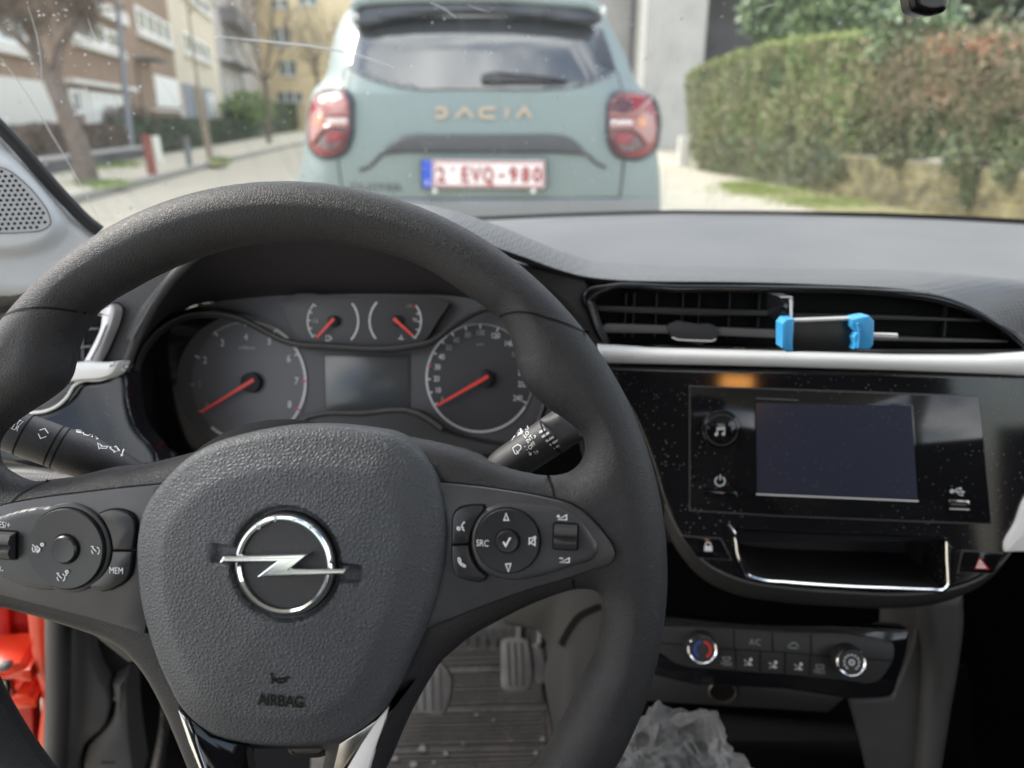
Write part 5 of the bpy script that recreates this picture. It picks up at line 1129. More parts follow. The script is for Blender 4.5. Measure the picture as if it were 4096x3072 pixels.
# ------------------------------------------------------------------ houses on the left
ang = R_(18.6); FDIR = np.array([-math.sin(ang), math.cos(ang), 0])
fo = np.array([-14.6, 22.2, 0.]); FA_ = Frame(fo, u=FDIR, v=(0, 0, 1))
def fz(p, w=0.): return FA_.T('Z1', p, w)
def house(label, x0, x1, ptop, wallm, fn, group='terraced houses across the street', dep=9, H=13):
    u0 = FA_.un('Z1', x0, 500)[0]; u1 = FA_.un('Z1', x1, 500)[0]; root = thing('house', label, 'house', FA_.P((u0+u1)/2, 0, -dep/2), group)
    mb = MB(); mb.box(FA_, u0+.01, u1-.01, 0, H, -dep, 0, wallm); mb.build('wall', root, smooth=False)
    mb = MB(); mb.prism(Frame(FA_.P(0, H, 0), u=FA_.u, v=FA_.n), [(u0, .3), (u1, .3), (u1, -dep), (u0, -dep)], -.05, .25, 'concrete_dark'); mb.build('roof', root, smooth=False)
    fn(root, u0, u1); return root
def window(root, a, b, nm=3, fr='white_paint', sill=True, glass='window_glass', lit=None):
    (u0, v1), (u1, v0) = FA_.un('Z1', *a), FA_.un('Z1', *b)
    if u0 > u1: u0, u1 = u1, u0
    if v0 > v1: v0, v1 = v1, v0
    mb = MB(); mb.box(FA_, u0, u1, v0, v1, -.02, .02, glass); o = mb.build('window', root, smooth=False)
    mb = MB(); t = .10
    for q in ((u0, u1, v0, v0+t), (u0, u1, v1-t, v1), (u0, u0+t*1.4, v0+t, v1-t), (u1-t*1.4, u1, v0+t, v1-t)): mb.box(FA_, *q, .02, .07, fr)
    for k in range(1, nm): c = u0+(u1-u0)*k/nm; mb.box(FA_, c-t*.9, c+t*.9, v0+t, v1-t, .02, .065, fr)
    mb.build('frame', o, smooth=False)
    if sill: mb = MB(); mb.box(FA_, u0-.2, u1+.2, v0-.22, v0, 0, .18, 'stone_light', .01); mb.build('sill', o, smooth=False)
    return o
def slab(root, name, a, b, m, w=.06):
    (u0, v1), (u1, v0) = FA_.un('Z1', *a), FA_.un('Z1', *b)
    mb = MB(); mb.box(FA_, min(u0, u1), max(u0, u1), min(v0, v1), max(v0, v1), .0, w, m, .01); return mb.build(name, root, smooth=False)
def h0(r, u0, u1):
    slab(r, 'base', (-400,900), (330,560), 'stone_light', .05); window(r, (-200,-60), (180,330), 3)
house('brick house at the far left behind the street tree', -700, 385, 0, 'brick_orange', h0)
def h1(r, u0, u1):
    window(r, (470,95), (815,355), 3); slab(r, 'lintel', (440,565), (890,600), 'stone_light', .25); slab(r, 'garage_door', (590,620), (885,900), 'white_paint', .05); slab(r, 'lintel', (560,60), (830,95), 'stone_light', .2)
    for k in range(4): 
        (a, v), (b, _) = FA_.un('Z1', 600, 650), FA_.un('Z1', 880, 650); v = .9+k*.4; mb = MB(); mb.box(FA_, a, b, v, v+.02, .05, .055, 'concrete'); mb.build('door_groove', r, smooth=False)
    window(r, (455,600), (560,780), 1, sill=False); slab(r, 'garage_post', (560,600), (590,900), 'white_paint', .1)
house('brown brick house with a white ribbon window above a white garage door', 390, 868, 0, 'brick_brown', h1)
def h2(r, u0, u1):
    window(r, (905,30), (1165,310), 4); slab(r, 'canopy', (905,385), (1015,425), 'stone_blue', .8); slab(r, 'door', (930,440), (985,900), 'door_brown', .03); slab(r, 'roller_shutter', (1040,505), (1225,735), 'white_paint', .05); slab(r, 'sill', (1030,742), (1240,768), 'stone_light', .15)
house('orange brick house with a closed white roller shutter and grey door canopy', 872, 1196, 0, 'brick_orange', h2)
def h3(r, u0, u1):
    window(r, (1235,210), (1430,430), 4); window(r, (1215,-60), (1420,40), 4); slab(r, 'stone_base', (1232,560), (1490,980), 'stone_blue', .04); slab(r, 'door', (1300,600), (1345,900), 'post_dark', .08); slab(r, 'garage_door', (1398,630), (1478,900), 'white_paint', .08)
house('cream rendered house with grey stone base and white garage door', 1200, 1495, 0, 'render_cream', h3)
def h4(r, u0, u1):
    for a, b in (((1510,180),(1600,420)), ((1660,160),(1760,380)), ((1840,210),(1885,330))): window(r, a, b, 2, 'stone_blue')
    slab(r, 'balcony', (1500,425), (1640,480), 'concrete_dark', 1.1); slab(r, 'balcony', (1500,150), (1640,190), 'concrete_dark', 1.1); slab(r, 'door', (1640,510), (1690,900), 'recess_dark', .03); slab(r, 'door', (1560,510), (1600,900), 'white_paint', .03)
house('grey house with balconies behind the small bare street tree', 1500, 1900, 0, 'render_grey', h4)
# yellow block closing the street
yo = np.array([-30., 78., 0]); YF = Frame(yo, 0, -8)
ob = thing('apartment_building', 'tall pale yellow apartment block closing the far end of the street', 'building', YF.P(0, 0, -6))
a0, a1 = YF.un('Z1', 1700, 500)[0], YF.un('Z1', 2900, 500)[0]
mb = MB(); mb.box(YF, a0, a1, 0, 22, -14, 0, 'render_yellow'); mb.build('wall', ob, smooth=False)
mb = MB(); mb.box(Frame(YF.P(0, 22, 0), u=YF.u, v=-YF.n), a0-.3, a1+.3, -.3, 14, 0, .4, 'concrete_dark'); mb.build('roof', ob, smooth=False)
for x, y0, y1 in ((1905,0,50),(1925,190,310),(1965,415,510),(1950,625,695),(2005,630,690),(2100,-20,30)):
    (u, v) = YF.un('Z1', x, y1); (_, v2) = YF.un('Z1', x, y0); v, v2 = sorted((max(v, .5), max(v2, 1.8))); mb = MB(); mb.box(YF, u-.9, u+.9, v, v2, 0, .05, 'window_glass'); o = mb.build('window', ob, smooth=False)
    mb = MB(); mb.box(YF, u-1.1, u+1.1, v-.2, v, 0, .2, 'stone_light'); mb.box(YF, u-.08, u+.08, v, v2, .05, .09, 'white_paint'); mb.build('frame', o, smooth=False)
# garden hedges, wall, posts
g1, g2 = gnd('Z1', 620, 1140, .1), gnd('Z1', 1490, 985, .1); GF = Frame(g1, u=(g2-g1), v=(0, 0, 1))
gt = lambda p, w=0.: GF.T('Z1', p, w)
mb = MB(); a, b = GF.un('Z1', 250, 1100)[0], GF.un('Z1', 990, 1100)[0]; mb.box(GF, a-4, b, -.1, .26, -.25, 0, 'recess_dark'); mb.box(GF, a-4, b, .262, .32, -.28, .03, 'concrete', .01)
mb.build('garden_wall', label='low garden wall with pale coping in front of the brown hedge', cat='wall', smooth=False)
GB_ = GF.off(-.35)
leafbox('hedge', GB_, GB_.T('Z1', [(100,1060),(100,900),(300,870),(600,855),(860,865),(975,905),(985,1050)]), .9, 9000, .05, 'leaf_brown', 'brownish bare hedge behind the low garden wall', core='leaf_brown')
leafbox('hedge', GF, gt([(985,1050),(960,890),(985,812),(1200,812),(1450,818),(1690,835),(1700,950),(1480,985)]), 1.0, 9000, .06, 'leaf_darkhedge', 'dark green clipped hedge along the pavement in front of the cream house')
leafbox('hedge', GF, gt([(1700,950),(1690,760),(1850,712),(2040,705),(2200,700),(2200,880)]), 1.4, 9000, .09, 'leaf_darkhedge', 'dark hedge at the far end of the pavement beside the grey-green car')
cb_ = lambda x, y, dz, f=FA_, w=2.0: f.P(*f.un('Z1', x, y, w), w)
blob('bush', cb_(345,770,0,GF,-2.6), (.85, .7, .62), 2600, .055, 'leaf_bright', 'bright yellow-green bush behind the leaning street tree')
blob('bush', cb_(1690,735,0), (1.5, 1.5, .9), 2500, .09, 'leaf_bright', 'bright green bush in front of the grey house')
blob('bush', cb_(870,850,0,GF,-.9), (.9, .9, .55), 2200, .05, 'leaf_brown', 'round brown-green shrub behind the red post')
def post(x0, y0, x1, y1, wpx, m, label, capm=None, h=.1):
    B = gnd('Z1', x1, y1, h); F = Frame(B, 0, 6.2); r = wpx/2*.5877/3036*np.linalg.norm(B-CAM); t = F.un('Z1', x0, y0); root = thing('bollard', label, 'post', B)
    mb = MB(); ax = F.P(*t)-B; mb.lathe(B, ax, [(r, 0), (r, np.linalg.norm(ax)*.96), (r*.8, np.linalg.norm(ax))], m, 16); mb.build('post_body', root)
    mb = MB(); mb.lathe(B+ax*.86, ax, [(r*1.04, 0), (r*1.04, np.linalg.norm(ax)*.05)], capm or 'stone_light', 16); mb.build('reflective_band', root)
post(990, 918, 1040, 1190, 52, 'post_red', 'dark red post beside the pavement kerb', 'post_red'); post(1052, 925, 1085, 1110, 50, 'post_white', 'cream post just behind the dark red post', 'post_white'); post(1265, 930, 1292, 1130, 34, 'post_dark', 'thin dark grey post with red top near the kerb', 'post_red')
B = gnd('Z1', 1000, 1075, .1)+NL*.4; lamp = thing('lamp_post', 'tall grey lamp post between the two brick houses', 'lamp post', B); F = Frame(B, 0, 6.2)
mb = MB(); t = F.P(*F.un('Z1', 795, 0)); d = t-B; mb.tube([B, B+d*.35, B+d*1.35], [.10, .085, .05], 'stone_blue', 12); mb.build('pole', lamp); mb = MB(); e = B+d*1.35; mb.tube([e, e+[.6, 0, .35], e+[1.5, 0, .4]], [.05, .045, .07], 'stone_blue', 10); mb.build('lamp_head', lamp)
def tree(label, base, F, paths, twigs, m='bark', foliage=None, lv=3, group='street trees', spread=.55, up=.5, tlen=1.0, n0=40):
    root = thing('tree', label, 'tree', base, group); mb = MB(); ends = []; ulim = F.un('Z1', 640, 500)[0]; vlim = F.un('Z1', 300, 300)[1]
    for pts, r0, r1 in paths:
        P3 = [F.P(*F.un('Z1', x, y, w), w) for x, y, w in pts]; mb.tube(P3, np.linspace(r0, r1, len(P3)), m, 10); 
        for i in range(len(P3)-1):
            for k in range(4): ends.append((P3[i]+(P3[i+1]-P3[i])*k/4, r1*.7))
    mb.build('trunk', root); mb = MB(); tips = []
    def br(p, d, L, r, lvl):
        q = [p]; 
        for k in range(3): d = d+rng.normal(size=3)*.16; d /= np.linalg.norm(d); p = p+d*L/3; q.append(p)
        mb.tube(q, np.linspace(r, r*.5, 4), m, 5, caps=False); tips.append(p)
        if lvl > 0:
            for _ in range(3 if lvl > 1 else 4):
                dd = d+rng.normal(size=3)*spread+np.array([0, 0, up*.4]); dd /= np.linalg.norm(dd); br(q[rng.integers(1, 4)], dd, L*.68, r*.55, lvl-1)
    for _ in range(twigs):
        e, r = ends[rng.integers(len(ends))]
        if e[2] < n0: continue
        d = rng.normal(size=3)*spread+np.array([0, 0, up]); d /= np.linalg.norm(d); br(e, d, tlen*rng.uniform(.7, 1.3), max(.012, r*.5), lv-1)
    if mb.v: mb.build('branches', root)
    if foliage and tips:
        T_ = np.array(tips); C = T_[rng.integers(len(T_), size=foliage[1])]+rng.normal(size=(foliage[1], 3))*foliage[2]; rel = C-F.o; C = C[(rel@F.u < ulim+.1*rng.normal(size=len(C))) & (rel@F.v > vlim+.12*rng.normal(size=len(C)))] if foliage[0] == 'leaf_brown' else C; mb = MB(); leaves(mb, C, foliage[3], foliage[0]); mb.build('foliage', root, smooth=False)
B = gnd('Z1', 600, 1245, .1); F = Frame(B, 0, 20)
tree('large leaning street tree with rough forked trunk and brownish crown at the far left', B, F, [([(600,1248,0),(565,1100,0),(500,900,.05),(420,700,.1),(345,540,.1)], .20, .125), ([(350,560,.1),(280,440,.2),(240,300,.3),(180,150,.4),(120,-100,.5)], .11, .06), ([(350,560,.1),(385,450,0),(410,330,0),(470,230,-.1),(545,130,-.2),(600,-60,-.3)], .09, .05), ([(270,420,.2),(200,330,.5),(90,230,.8),(-60,150,1.2)], .07, .04)], 110, 'bark', ('leaf_brown', 26000, .11, .024), n0=2.5, tlen=.42, up=.5, spread=.8)
B = gnd('Z1', 1432, 1082, .1); F = Frame(B, 0, 20)
tree('young slender street tree tied to a pale wooden stake', B, F, [([(1440,1080,.1),(1400,850,.1),(1350,600,.1),(1320,380,.1),(1290,150,.1),(1270,-80,.1)], .05, .02)], 16, 'bark_pale', n0=3.2, tlen=1.1, up=.7, lv=3)
mb = MB(); mb.tube([F.P(0, 0, -.02), F.P(*F.un('Z1', 1345, 590, 0), 0)], .085, 'stake_wood', 10); mb.build('tree_stake', label='thick pale wooden stake beside the young slender tree', cat='stake')
B = gnd('Z1', 1832, 978, .1); F = Frame(B, 0, 20)
tree('small bare street tree with fine upright twigs before the grey house', B, F, [([(1832,978,0),(1828,800,0),(1815,620,0),(1805,540,0)], .11, .08), ([(1808,560,0),(1760,420,.3),(1690,200,.6),(1650,-50,.8)], .06, .03), ([(1808,560,0),(1830,350,-.3),(1850,150,-.5),(1870,-60,-.6)], .06, .03), ([(1808,560,0),(1880,460,.2),(1930,300,.3),(1960,100,.3)], .05, .02), ([(1808,560,0),(1730,500,-.2),(1640,330,-.4),(1570,120,-.5)], .05, .02)], 120, 'bark', n0=3.6, tlen=1.3, up=.9, spread=.5)
B = np.array([F.P(*F.un('Z1', 2160, 930, -2), -2)[0], F.P(*F.un('Z1', 2160, 930, -2), -2)[1], .1])
tree('bare brown-twigged tree before the yellow block, partly hidden by the car', B, Frame(B, 0, 10), [([(2165,940,0),(2160,560,0),(2150,380,0)], .1, .05)], 60, 'bark', ('twig_red', 1500, .12, .03), n0=3.0, tlen=1.5, up=.9)
# ------------------------------------------------------------------ right side
r1, r2 = gnd('Z3', 330, 922), gnd('Z3', 1430, 1140); HF = Frame(r2, u=(r2-r1), v=(0, 0, 1)); ht = lambda p, w=0.: HF.T('Z3', p, w)
patch('footpath', 'Z3', [(-400,800),(180,835),(330,922),(900,1040),(1430,1140),(2400,1330),(2400,1900),(200,1500),(-200,1300)], .012, 'paving', 'structure')
patch('moss_strip', 'Z3', [(520,1020),(640,1005),(900,1042),(1430,1142),(1800,1215),(1900,1290),(1200,1200),(800,1100),(560,1050)], .02, 'moss', 'stuff')
tufts('moss_tufts', 'Z3', [(800,1060,140,14),(1150,1120,160,14),(650,1030,60,10)], 5000, 'leaf_hedge_top', .02, 'yellow-green moss and weeds along the foot of the low brick wall', .03)
hp = ht([(345,900),(335,760),(320,560),(310,420),(345,385),(430,352),(580,300),(740,248),(860,225),(1000,212),(1150,203),(1300,185),(1325,300),(1310,480),(1260,600),(1220,720),(1200,900),(900,920),(600,930)])
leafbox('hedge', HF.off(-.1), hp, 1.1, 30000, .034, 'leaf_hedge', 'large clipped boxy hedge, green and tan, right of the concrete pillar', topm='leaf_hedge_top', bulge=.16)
lowivy = ht([(380,960),(400,800),(600,760),(900,820),(1150,860),(1200,960),(1000,1040),(700,985)], .15)
leafbox('shrub', HF.off(.12), lowivy, .3, 9000, .03, 'leaf_ivy', 'loose dark ivy growing at the foot of the clipped hedge', 'shrub', bulge=.12, core='leaf_ivy')
# low brick wall with ivy hanging over
mb = MB(); a, b = HF.un('Z3', 1000, 1050)[0], HF.un('Z3', 2600, 1300)[0]; vt = HF.un('Z3', 1300, 865)[1]
for k in range(6):
    hh = vt/6; mb.box(HF, a, b+6, k*hh, (k+1)*hh-.008, -.25, .02+.006*math.sin(k*2.3), 'low_brick', .004)
mb.box(HF, a, b+6, 0, vt, -.26, .008, 'kerb_stone'); mb.build('low_wall', label='low mossy yellow brick wall under the ivy at the right', cat='wall', smooth=False)
rv = ht([(1180,900),(1230,700),(1310,480),(1330,250),(1500,215),(1700,200),(1900,190),(2300,170),(2900,160),(2900,1250),(2300,1150),(2100,1000),(1900,860),(1500,880)], -.2)
leafbox('shrub', HF.off(-.25), rv, 1.2, 26000, .034, 'leaf_ivy', 'tangled ivy and bramble bank above the low brick wall', 'shrub', bulge=.28, core='leaf_dark')
mb = MB()
for _ in range(260):
    x, y = rng.uniform(1300, 2400), rng.uniform(200, 640); p = HF.P(*HF.un('Z3', x, y), -.05+rng.uniform(-.1, .15)); d = HF.u*rng.normal()*.7+np.array([0, 0, rng.normal()*.4+.1])+HF.n*.15; q = [p]
    for k in range(4): d = d+rng.normal(size=3)*.18-np.array([0, 0, .10]); p = p+d/np.linalg.norm(d)*.12; q.append(p)
    mb.tube(q, np.linspace(.006, .002, 5), 'twig_red', 4, caps=False)
x = rng.uniform(1350, 2400, 3000); y = 430+rng.normal(size=3000)*130; C = [HF.P(*HF.un('Z3', a, b), rng.uniform(-.15, .12)) for a, b in zip(x, y)]; leaves(mb, C, .028, 'twig_red')
C = [HF.P(*HF.un('Z3', a, b), rng.uniform(-.1, .12)) for a, b in zip(1900+rng.normal(size=160)*130, 250+rng.normal(size=160)*30)]; leaves(mb, C, .03, 'leaf_red')
mb.build('bramble', label='reddish brown bramble twigs tangled over the green bank', cat='bramble', smooth=False)
for k, (x, y, sx, sy, n_) in enumerate(((1900,900,.28,.16,1500),(1500,880,.22,.10,900),(1900,1050,.10,.22,900),(2120,960,.14,.14,700))):
    blob('ivy', HF.P(*HF.un('Z3', x, y, .08), .08), (sx, sx*.5, sy), n_, .028, 'leaf_ivy', ['wide ivy clump hanging over the low brick wall', 'small ivy clump on top of the low wall near the hedge', 'narrow ivy strand hanging down the low brick wall', 'ivy tuft on the low wall at the far right'][k], 'ivy')
L2 = HF.off(-1.3)
def lb(x, y, w, r, n, m, label, s=.075, cat='bush'): blob('bush', HF.P(*HF.un('Z3', x, y, w), w), r, n, s, m, label, cat)
lb(960, 60, -1.6, (1.15, .8, .75), 4200, 'leaf_laurel', 'large-leaved laurel bush rising behind the clipped hedge')
lb(1620, 180, -.5, (.62, .5, .55), 2200, 'leaf_laurel', 'pale green laurel branch hanging over the bramble bank', .07)
lb(1350, 0, -2.2, (1.4, 1, 1.0), 4000, 'leaf_laurel', 'taller laurel behind, at the top of the bank', .08)
leafbox('trees', HF.off(-3.4), HF.off(-3.4).T('Z3', [(1150,400),(1200,-600),(4200,-900),(4200,500)]), 1.5, 16000, .09, 'leaf_dark', 'dark evergreen mass behind the bank at the top right', 'trees', bulge=.5, core='leaf_dark')
# concrete pillar, recess, building behind
pb = gnd('Z3', 260, 832); PF = Frame(pb, 0, 6.2)
root = thing('concrete_building', 'grey concrete building with a broad pillar beside a dark open recess', 'building', PF.P(0, 0, -3))
u = lambda x, w=0.: PF.un('Z3', x, 400, w)[0]
mb = MB(); mb.box(PF, u(112), u(432), 0, 9, -1.0, 0, 'concrete', .01); mb.build('pillar', root, smooth=False)
mb = MB(); mb.box(PF, u(72), u(110), 0, 9, -1.2, -.02, 'stone_light', .01); mb.build('pillar_edge', root, smooth=False)
w = -4.
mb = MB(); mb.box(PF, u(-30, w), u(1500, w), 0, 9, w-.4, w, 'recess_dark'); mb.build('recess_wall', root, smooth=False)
mb = MB(); mb.box(PF, u(-900, -2.), u(20, -2.), 0, 9, -2.4, -2., 'concrete'); mb.box(PF, u(20, -2.), u(75, -2.), 0, 9, -3.9, -2.1, 'concrete_dark'); mb.build('side_wall', root, smooth=False)
mb = MB(); mb.box(PF, u(-900, -2.), u(1900, -2.), 9.02, 9.4, -8, .2, 'concrete_dark'); mb.build('roof', root, smooth=False)
B = gnd('Z3', 342, 922); F = Frame(B, 0, 6.2); mb = MB(); a = F.un('Z3', 308, 755); b = F.un('Z3', 372, 755); mb.box(F, a[0], b[0], 0, a[1], -.25, 0, 'stone_light', .02); mb.build('stone_post', label='short square pale stone post at the left end of the clipped hedge', cat='post')
# ------------------------------------------------------------------ car parked in front
D0 = atY('S', 1035, 300, 3.62); TB = Frame(np.array([D0[0], 3.62, 0]), 0, 0)
ZH = TB.un('Z2', 1000, 480)[1]
class Bent(Frame):
    def arr(s, uv, w):
        P_ = TB.arr(uv, np.zeros(len(uv))); z = uv[:,1]; k = z > ZH
        n_ = np.array([0, -math.cos(R_(30)), math.sin(R_(30))]); o_ = np.array([0, 3.62, ZH]); d = P_-CAM
        t = ((o_-CAM)@n_)/(d@n_); P_ = np.where(k[:,None], CAM+d*t[:,None], P_)
        bz = np.clip((.64-z)/.10, 0, 1); cv = -.10*((uv[:,0])/.9)**2
        P_[:,1] -= .07*bz*bz*(3-2*bz)+cv-np.where(k, 0, .035*np.sin(np.clip((z-.64)/(ZH-.64), 0, 1)*math.pi))*-1
        return P_+np.outer(w, s.n)
    def P(s, u, v, w=0.): return s.arr(np.array([[u, v]]), np.array([w]))[0]
DB = Bent(TB.o, u=TB.u, v=TB.v); dz = lambda p: TB.T('Z2', p)
duster = thing('car', 'pale grey-green SUV parked ahead, seen from behind, with copper lettering and a red-on-white number plate', 'car', (D0[0], 5.6, 0))
duster['label'] = 'pale grey-green SUV parked ahead, seen from behind, with red and white number plate'
zb_ = .34; ul, ur = dz([(86,1200)])[0][0], dz([(2012,1200)])[0][0]
ow_ = lambda p: TB.T('Z2', p, -.12)
out_ = ow_([(760,3),(1200,3),(1500,18),(1650,38),(1705,70),(1762,165),(1832,300),(1885,425),(1955,500),(1990,620),(1995,800),(2008,930),(2012,1090)])+[(ur+.02, .45), (ur-.04, zb_), (ul+.04, zb_), (ul-.02, .45)]+ow_([(82,1000),(98,890),(128,780),(132,620),(165,475),(235,400),(270,270),(312,130),(370,45),(430,18)])
out_ = sm(out_, 4)
mb = MB(); mb.inflate(DB, out_, 'car_paint', res=.011, prof=lambda d: -.12*(1-np.minimum(d, .22)/.22)**2)
ring = DB.arr(np.array(out_), np.full(len(out_), -.12)); ring = np.vstack([ring, ring[:1]]); rows = [ring]
for dy, zt, sc in ((.3, 1.64, 1.03), (1.2, 1.66, 1.02), (2.3, 1.62, 1.0), (2.75, 1.30, 1.0), (3.1, 1.04, 1.0), (3.9, .96, .97), (4.15, .75, .9)):
    r = rows[0].copy(); zmax = ring[:,2].max(); r[:,1] = 3.9+dy; k = r[:,2] > ZH; r[:,2] = np.where(k, ZH+(r[:,2]-ZH)*(max(.02, (zt-ZH)/(zmax-ZH))), np.minimum(r[:,2], zt)); r[:,0] = D0[0]+(r[:,0]-D0[0])*sc; rows.append(r)
mb.grid(rows, 'car_paint'); mb.add(rows[-1][:-1], [list(range(len(ring)-1))], 'car_paint'); mb.build('body', duster, angle=40)
BODYP = lambda d: -.12*(1-np.minimum(d, .22)/.22)**2
DBW = Field([out_], BODYP)
def dpart(name, pts, m, w=.01, back=-.02, res=.02, r=.008, smn=4, parent=None, angle=40):
    mb = MB(); mb.inflate(DB, sm(dz(pts), smn), m, res=res, prof=rnd(r, w), back=back, warp=DBW); return mb.build(name, parent or duster, angle=angle)
gl_ = dpart('rear_window', [(372,250),(395,150),(440,70),(520,28),(800,16),(1200,16),(1600,50),(1680,95),(1720,180),(1758,290),(1785,372),(1740,395),(1600,448),(1480,466),(1000,468),(720,466),(600,445),(460,400),(348,352)], 'car_glass', .012, res=.012)
mb = MB(); mb.inflate(DB, sm(dz([(1700,130),(1720,180),(1758,290),(1780,368),(1740,360),(1665,320),(1670,230)]), 3), 'car_black', res=.02, prof=rnd(.003, .016), back=0, warp=DBW); mb.build('pillar_strip', gl_)
sp = sm(dz([(412,60),(440,20),(520,8),(800,2),(1200,2),(1640,32),(1705,70),(1695,110),(1640,128),(1500,112),(1200,84),(900,80),(600,108),(440,140),(400,120)]), 4)
mb = MB(); mb.inflate(DB, sp, 'car_black', res=.02, prof=rnd(.03, .06), back=-.02); mb.build('roof_spoiler', duster)
mb = MB(); mb.tube([DB.P(*q, .065) for q in dz([(410,50),(450,18),(540,6),(800,0),(1200,0),(1630,28),(1695,55)])], .022, 'car_paint', 8); mb.build('spoiler_edge', duster)
mb = MB(); mb.inflate(DB, sm(dz([(1072,395),(1110,380),(1250,384),(1400,396),(1525,418),(1520,432),(1300,436),(1150,440),(1078,438)]), 3), 'mirror_black', res=.012, prof=rnd(.02, .035), back=0); mb.build('rear_wiper', duster)
dpart('grab_strip', [(548,808),(585,770),(618,735),(650,712),(700,702),(900,698),(1100,698),(1300,698),(1480,702),(1530,714),(1570,742),(1610,785),(1640,812),(1560,802),(1400,796),(1100,794),(800,794),(640,796)], 'car_plastic', .03, res=.012, r=.02)
dpart('bumper', [(90,1030),(300,1035),(1000,1035),(1800,1035),(2008,1040),(2005,1130),(2000,1400),(100,1400),(86,1130)], 'car_bumper', .025, res=.025, r=.02)
mb = MB(); 
for l in ([(345,352),(325,470),(322,850),(345,1030)], [(1785,380),(1812,480),(1812,900),(1795,1030)], [(345,1032),(1795,1032)]):
    q = sm(dz(l), 8, False); mb.tube([DB.P(*p, .001) for p in q], .004, 'car_black', 5)
for l in ([(440,886),(490,868),(530,832),(560,800)], [(1630,806),(1665,842),(1720,872)]): mb.tube([DB.P(*p, .002) for p in sm(dz(l), 6, False)], .009, 'car_plastic', 6)  # dark tubes stand in for the shading along the tailgate crease
mb.build('panel_gap', duster)
def lamp_(flip):
    X = (lambda x: x) if not flip else (lambda x: 2128-x)
    dyy = 0 if not flip else 8
    q = lambda p: [(X(x-20*max(0, (300-x)/160)), y+dyy) for x, y in p]
    dpart('lamp_surround', q([(180,475),(290,454),(362,464),(398,514),(406,600),(402,728),(368,798),(292,830),(208,826),(148,780),(128,690),(128,575),(148,508)]), 'car_black', .028, res=.014, r=.02)
    lt_ = dpart('tail_light', q([(182,485),(285,466),(350,475),(385,520),(393,600),(390,720),(360,785),(290,815),(215,812),(160,770),(140,690),(140,580),(158,515)]), 'lamp_red', .035, res=.012, r=.025)
    def el(name, p, m, w=.040): mb = MB(); mb.inflate(DB, sm(dz(q(p)), 3), m, res=.008, prof=rnd(.006, w), back=.02, warp=DBW); mb.build(name, lt_)
    el('clear_lens', [(160,590),(220,560),(262,610),(262,650),(200,745),(165,735),(152,660)], 'lamp_clear'); el('amber_bulb', [(195,600),(235,595),(255,630),(225,665),(195,655)], 'lamp_amber', .044)
    el('dark_lens', [(270,510),(350,495),(372,530),(375,575),(300,590),(262,560)], 'lamp_dark' if flip else 'lamp_clear'); el('light_bar', [(268,614),(380,612),(382,646),(268,644)], 'lamp_white', .046)
    el('dark_lens', [(200,760),(270,668),(375,662),(378,700),(345,775),(270,790)], 'lamp_dark'); el('red_reflector', [(262,700),(300,682),(362,690),(350,735),(280,740)], 'lamp_red', .046)
    mb = MB()
    for l in ([(176,508),(268,588),(388,588)], [(188,748),(268,660),(385,656)]): mb.tube([DB.P(*p, .047+float(DBW(np.array([p[0]]), np.array([p[1]]))[0])) for p in sm(dz(q(l)), 4, False)], .008, 'lamp_clear', 6)
    mb.build('light_guide', lt_)
lamp_(False); lamp_(True)
mb = MB(); pl_ = dz([(772,822),(1418,828),(1416,980),(774,976)]); mb.prism(DB, pl_, -.01, .045, 'car_plastic', .004); pt = mb.build('number_plate', duster, smooth=False)
mb = MB(); mb.prism(DB, dz([(785,828),(1410,833),(1408,972),(786,968)]), .04, .048, 'plate_white', .002); mb.prism(DB, dz([(783,829),(835,829),(832,968),(785,967)]), .04, .0495, 'plate_blue'); 
mb.stroke(DB, dz([(845,838),(1402,843),(1400,964),(845,960)]), .006, .0497, 'plate_red', True)
def ptxt(s, x, y, h, m='plate_red', xs=.80, w=.050): mb.text(DB, s, dz([(x, y)])[0], h, w, m, xs=xs, bold=True)
H_ = abs(dz([(0, 868)])[0][1]-dz([(0, 946)])[0][1])
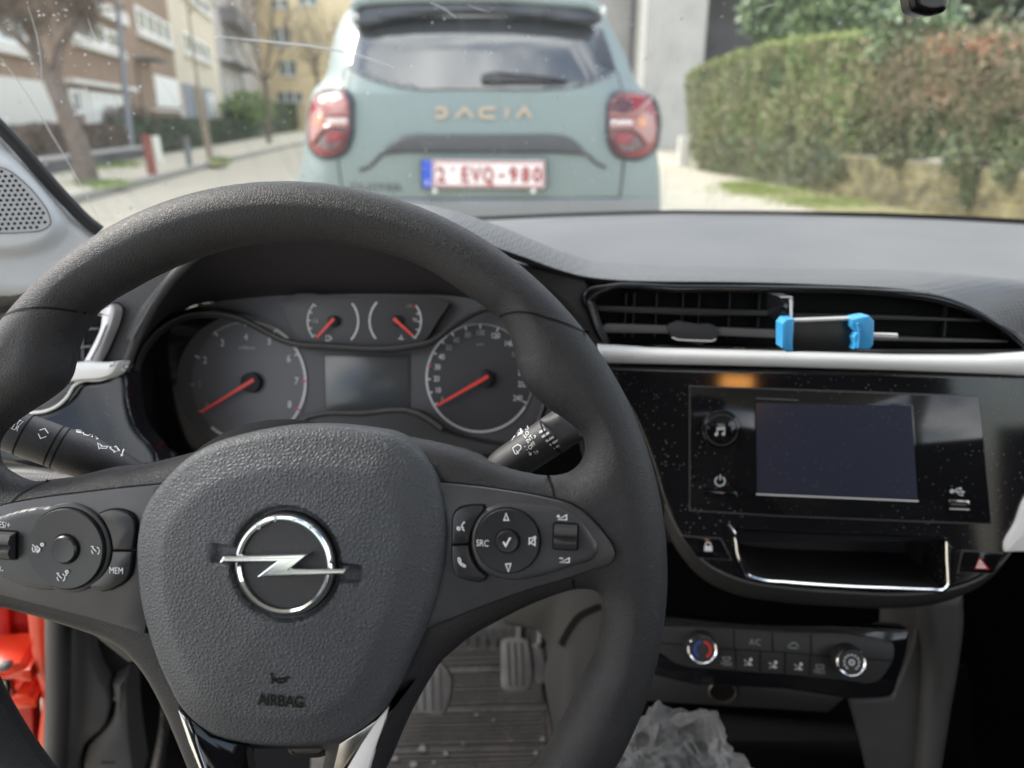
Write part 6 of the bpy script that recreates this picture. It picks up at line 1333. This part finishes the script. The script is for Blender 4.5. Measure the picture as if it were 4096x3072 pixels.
ptxt('2', 882, 908, H_); ptxt('E', 1003, 908, H_, xs=.78); ptxt('V', 1060, 908, H_, xs=.72); ptxt('Q', 1122, 908, H_, xs=.66); ptxt('9', 1250, 909, H_); ptxt('8', 1312, 909, H_); ptxt('0', 1370, 909, H_)
mb.stroke(DB, dz([(1178,908),(1204,908)]), .014, .050, 'plate_red'); mb.stroke(DB, dz([(940,868),(940,888)]), .010, .050, 'plate_red'); mb.text(DB, 'B', dz([(808, 945)])[0], .022, .0505, 'plate_white')
mb.build('plate_sheet', pt, smooth=False)
mb = MB()
for x in (848, 1350): mb.flat(DB, circ(dz([(x, 986)])[0], .011, 12), .050, 'plate_white')
mb.build('plate_screw', pt, smooth=False)
mb = MB()
for l in ([(838,565),(880,565),(896,576),(896,598),(880,609),(838,609)], [(950,611),(992,563),(1036,611)], [(1150,565),(1092,565),(1074,577),(1074,598),(1092,609),(1150,609)], [(1209,562),(1209,612)], [(1262,611),(1300,563),(1336,611)]):
    mb.stroke(DB, dz(l), .016, .012, 'copper')
mb.build('lettering', duster, smooth=False)
mb = MB(); mb.text(DB, 'DUSTER', dz([(525, 978)])[0], .035, .012, 'car_plastic', xs=1.5); mb.build('model_lettering', duster, smooth=False)
for X in (-.78, .78):
    for Y in (4.35, 7.1):
        mb = MB(); c = np.array([D0[0]+X, Y, .35]); s_ = 1 if X > 0 else -1
        mb.lathe(c-[s_*.11, 0, 0], [s_, 0, 0], [(.30, 0), (.35, .02), (.35, .20), (.30, .22)], 'tyre', 32); wh = mb.build('wheel', duster); mb = MB(); mb.lathe(c+[s_*.10, 0, 0], [s_, 0, 0], [(.22, 0), (.22, .012), (.06, .02)], 'silver', 24); mb.build('rim', wh)
mb = MB(); mb.box(Frame((D0[0], 4.0, 0)), -.80, .80, .22, .60, -4.0, 0, 'trim_dark', .02); mb.build('underbody', duster)
for s_ in (-1, 1): mb = MB(); mb.tube([(D0[0]+s_*.52, 4.5, 1.64), (D0[0]+s_*.54, 4.7, 1.70), (D0[0]+s_*.54, 5.8, 1.70), (D0[0]+s_*.52, 6.1, 1.64)], .018, 'silver', 8); mb.build('roof_rail', duster)
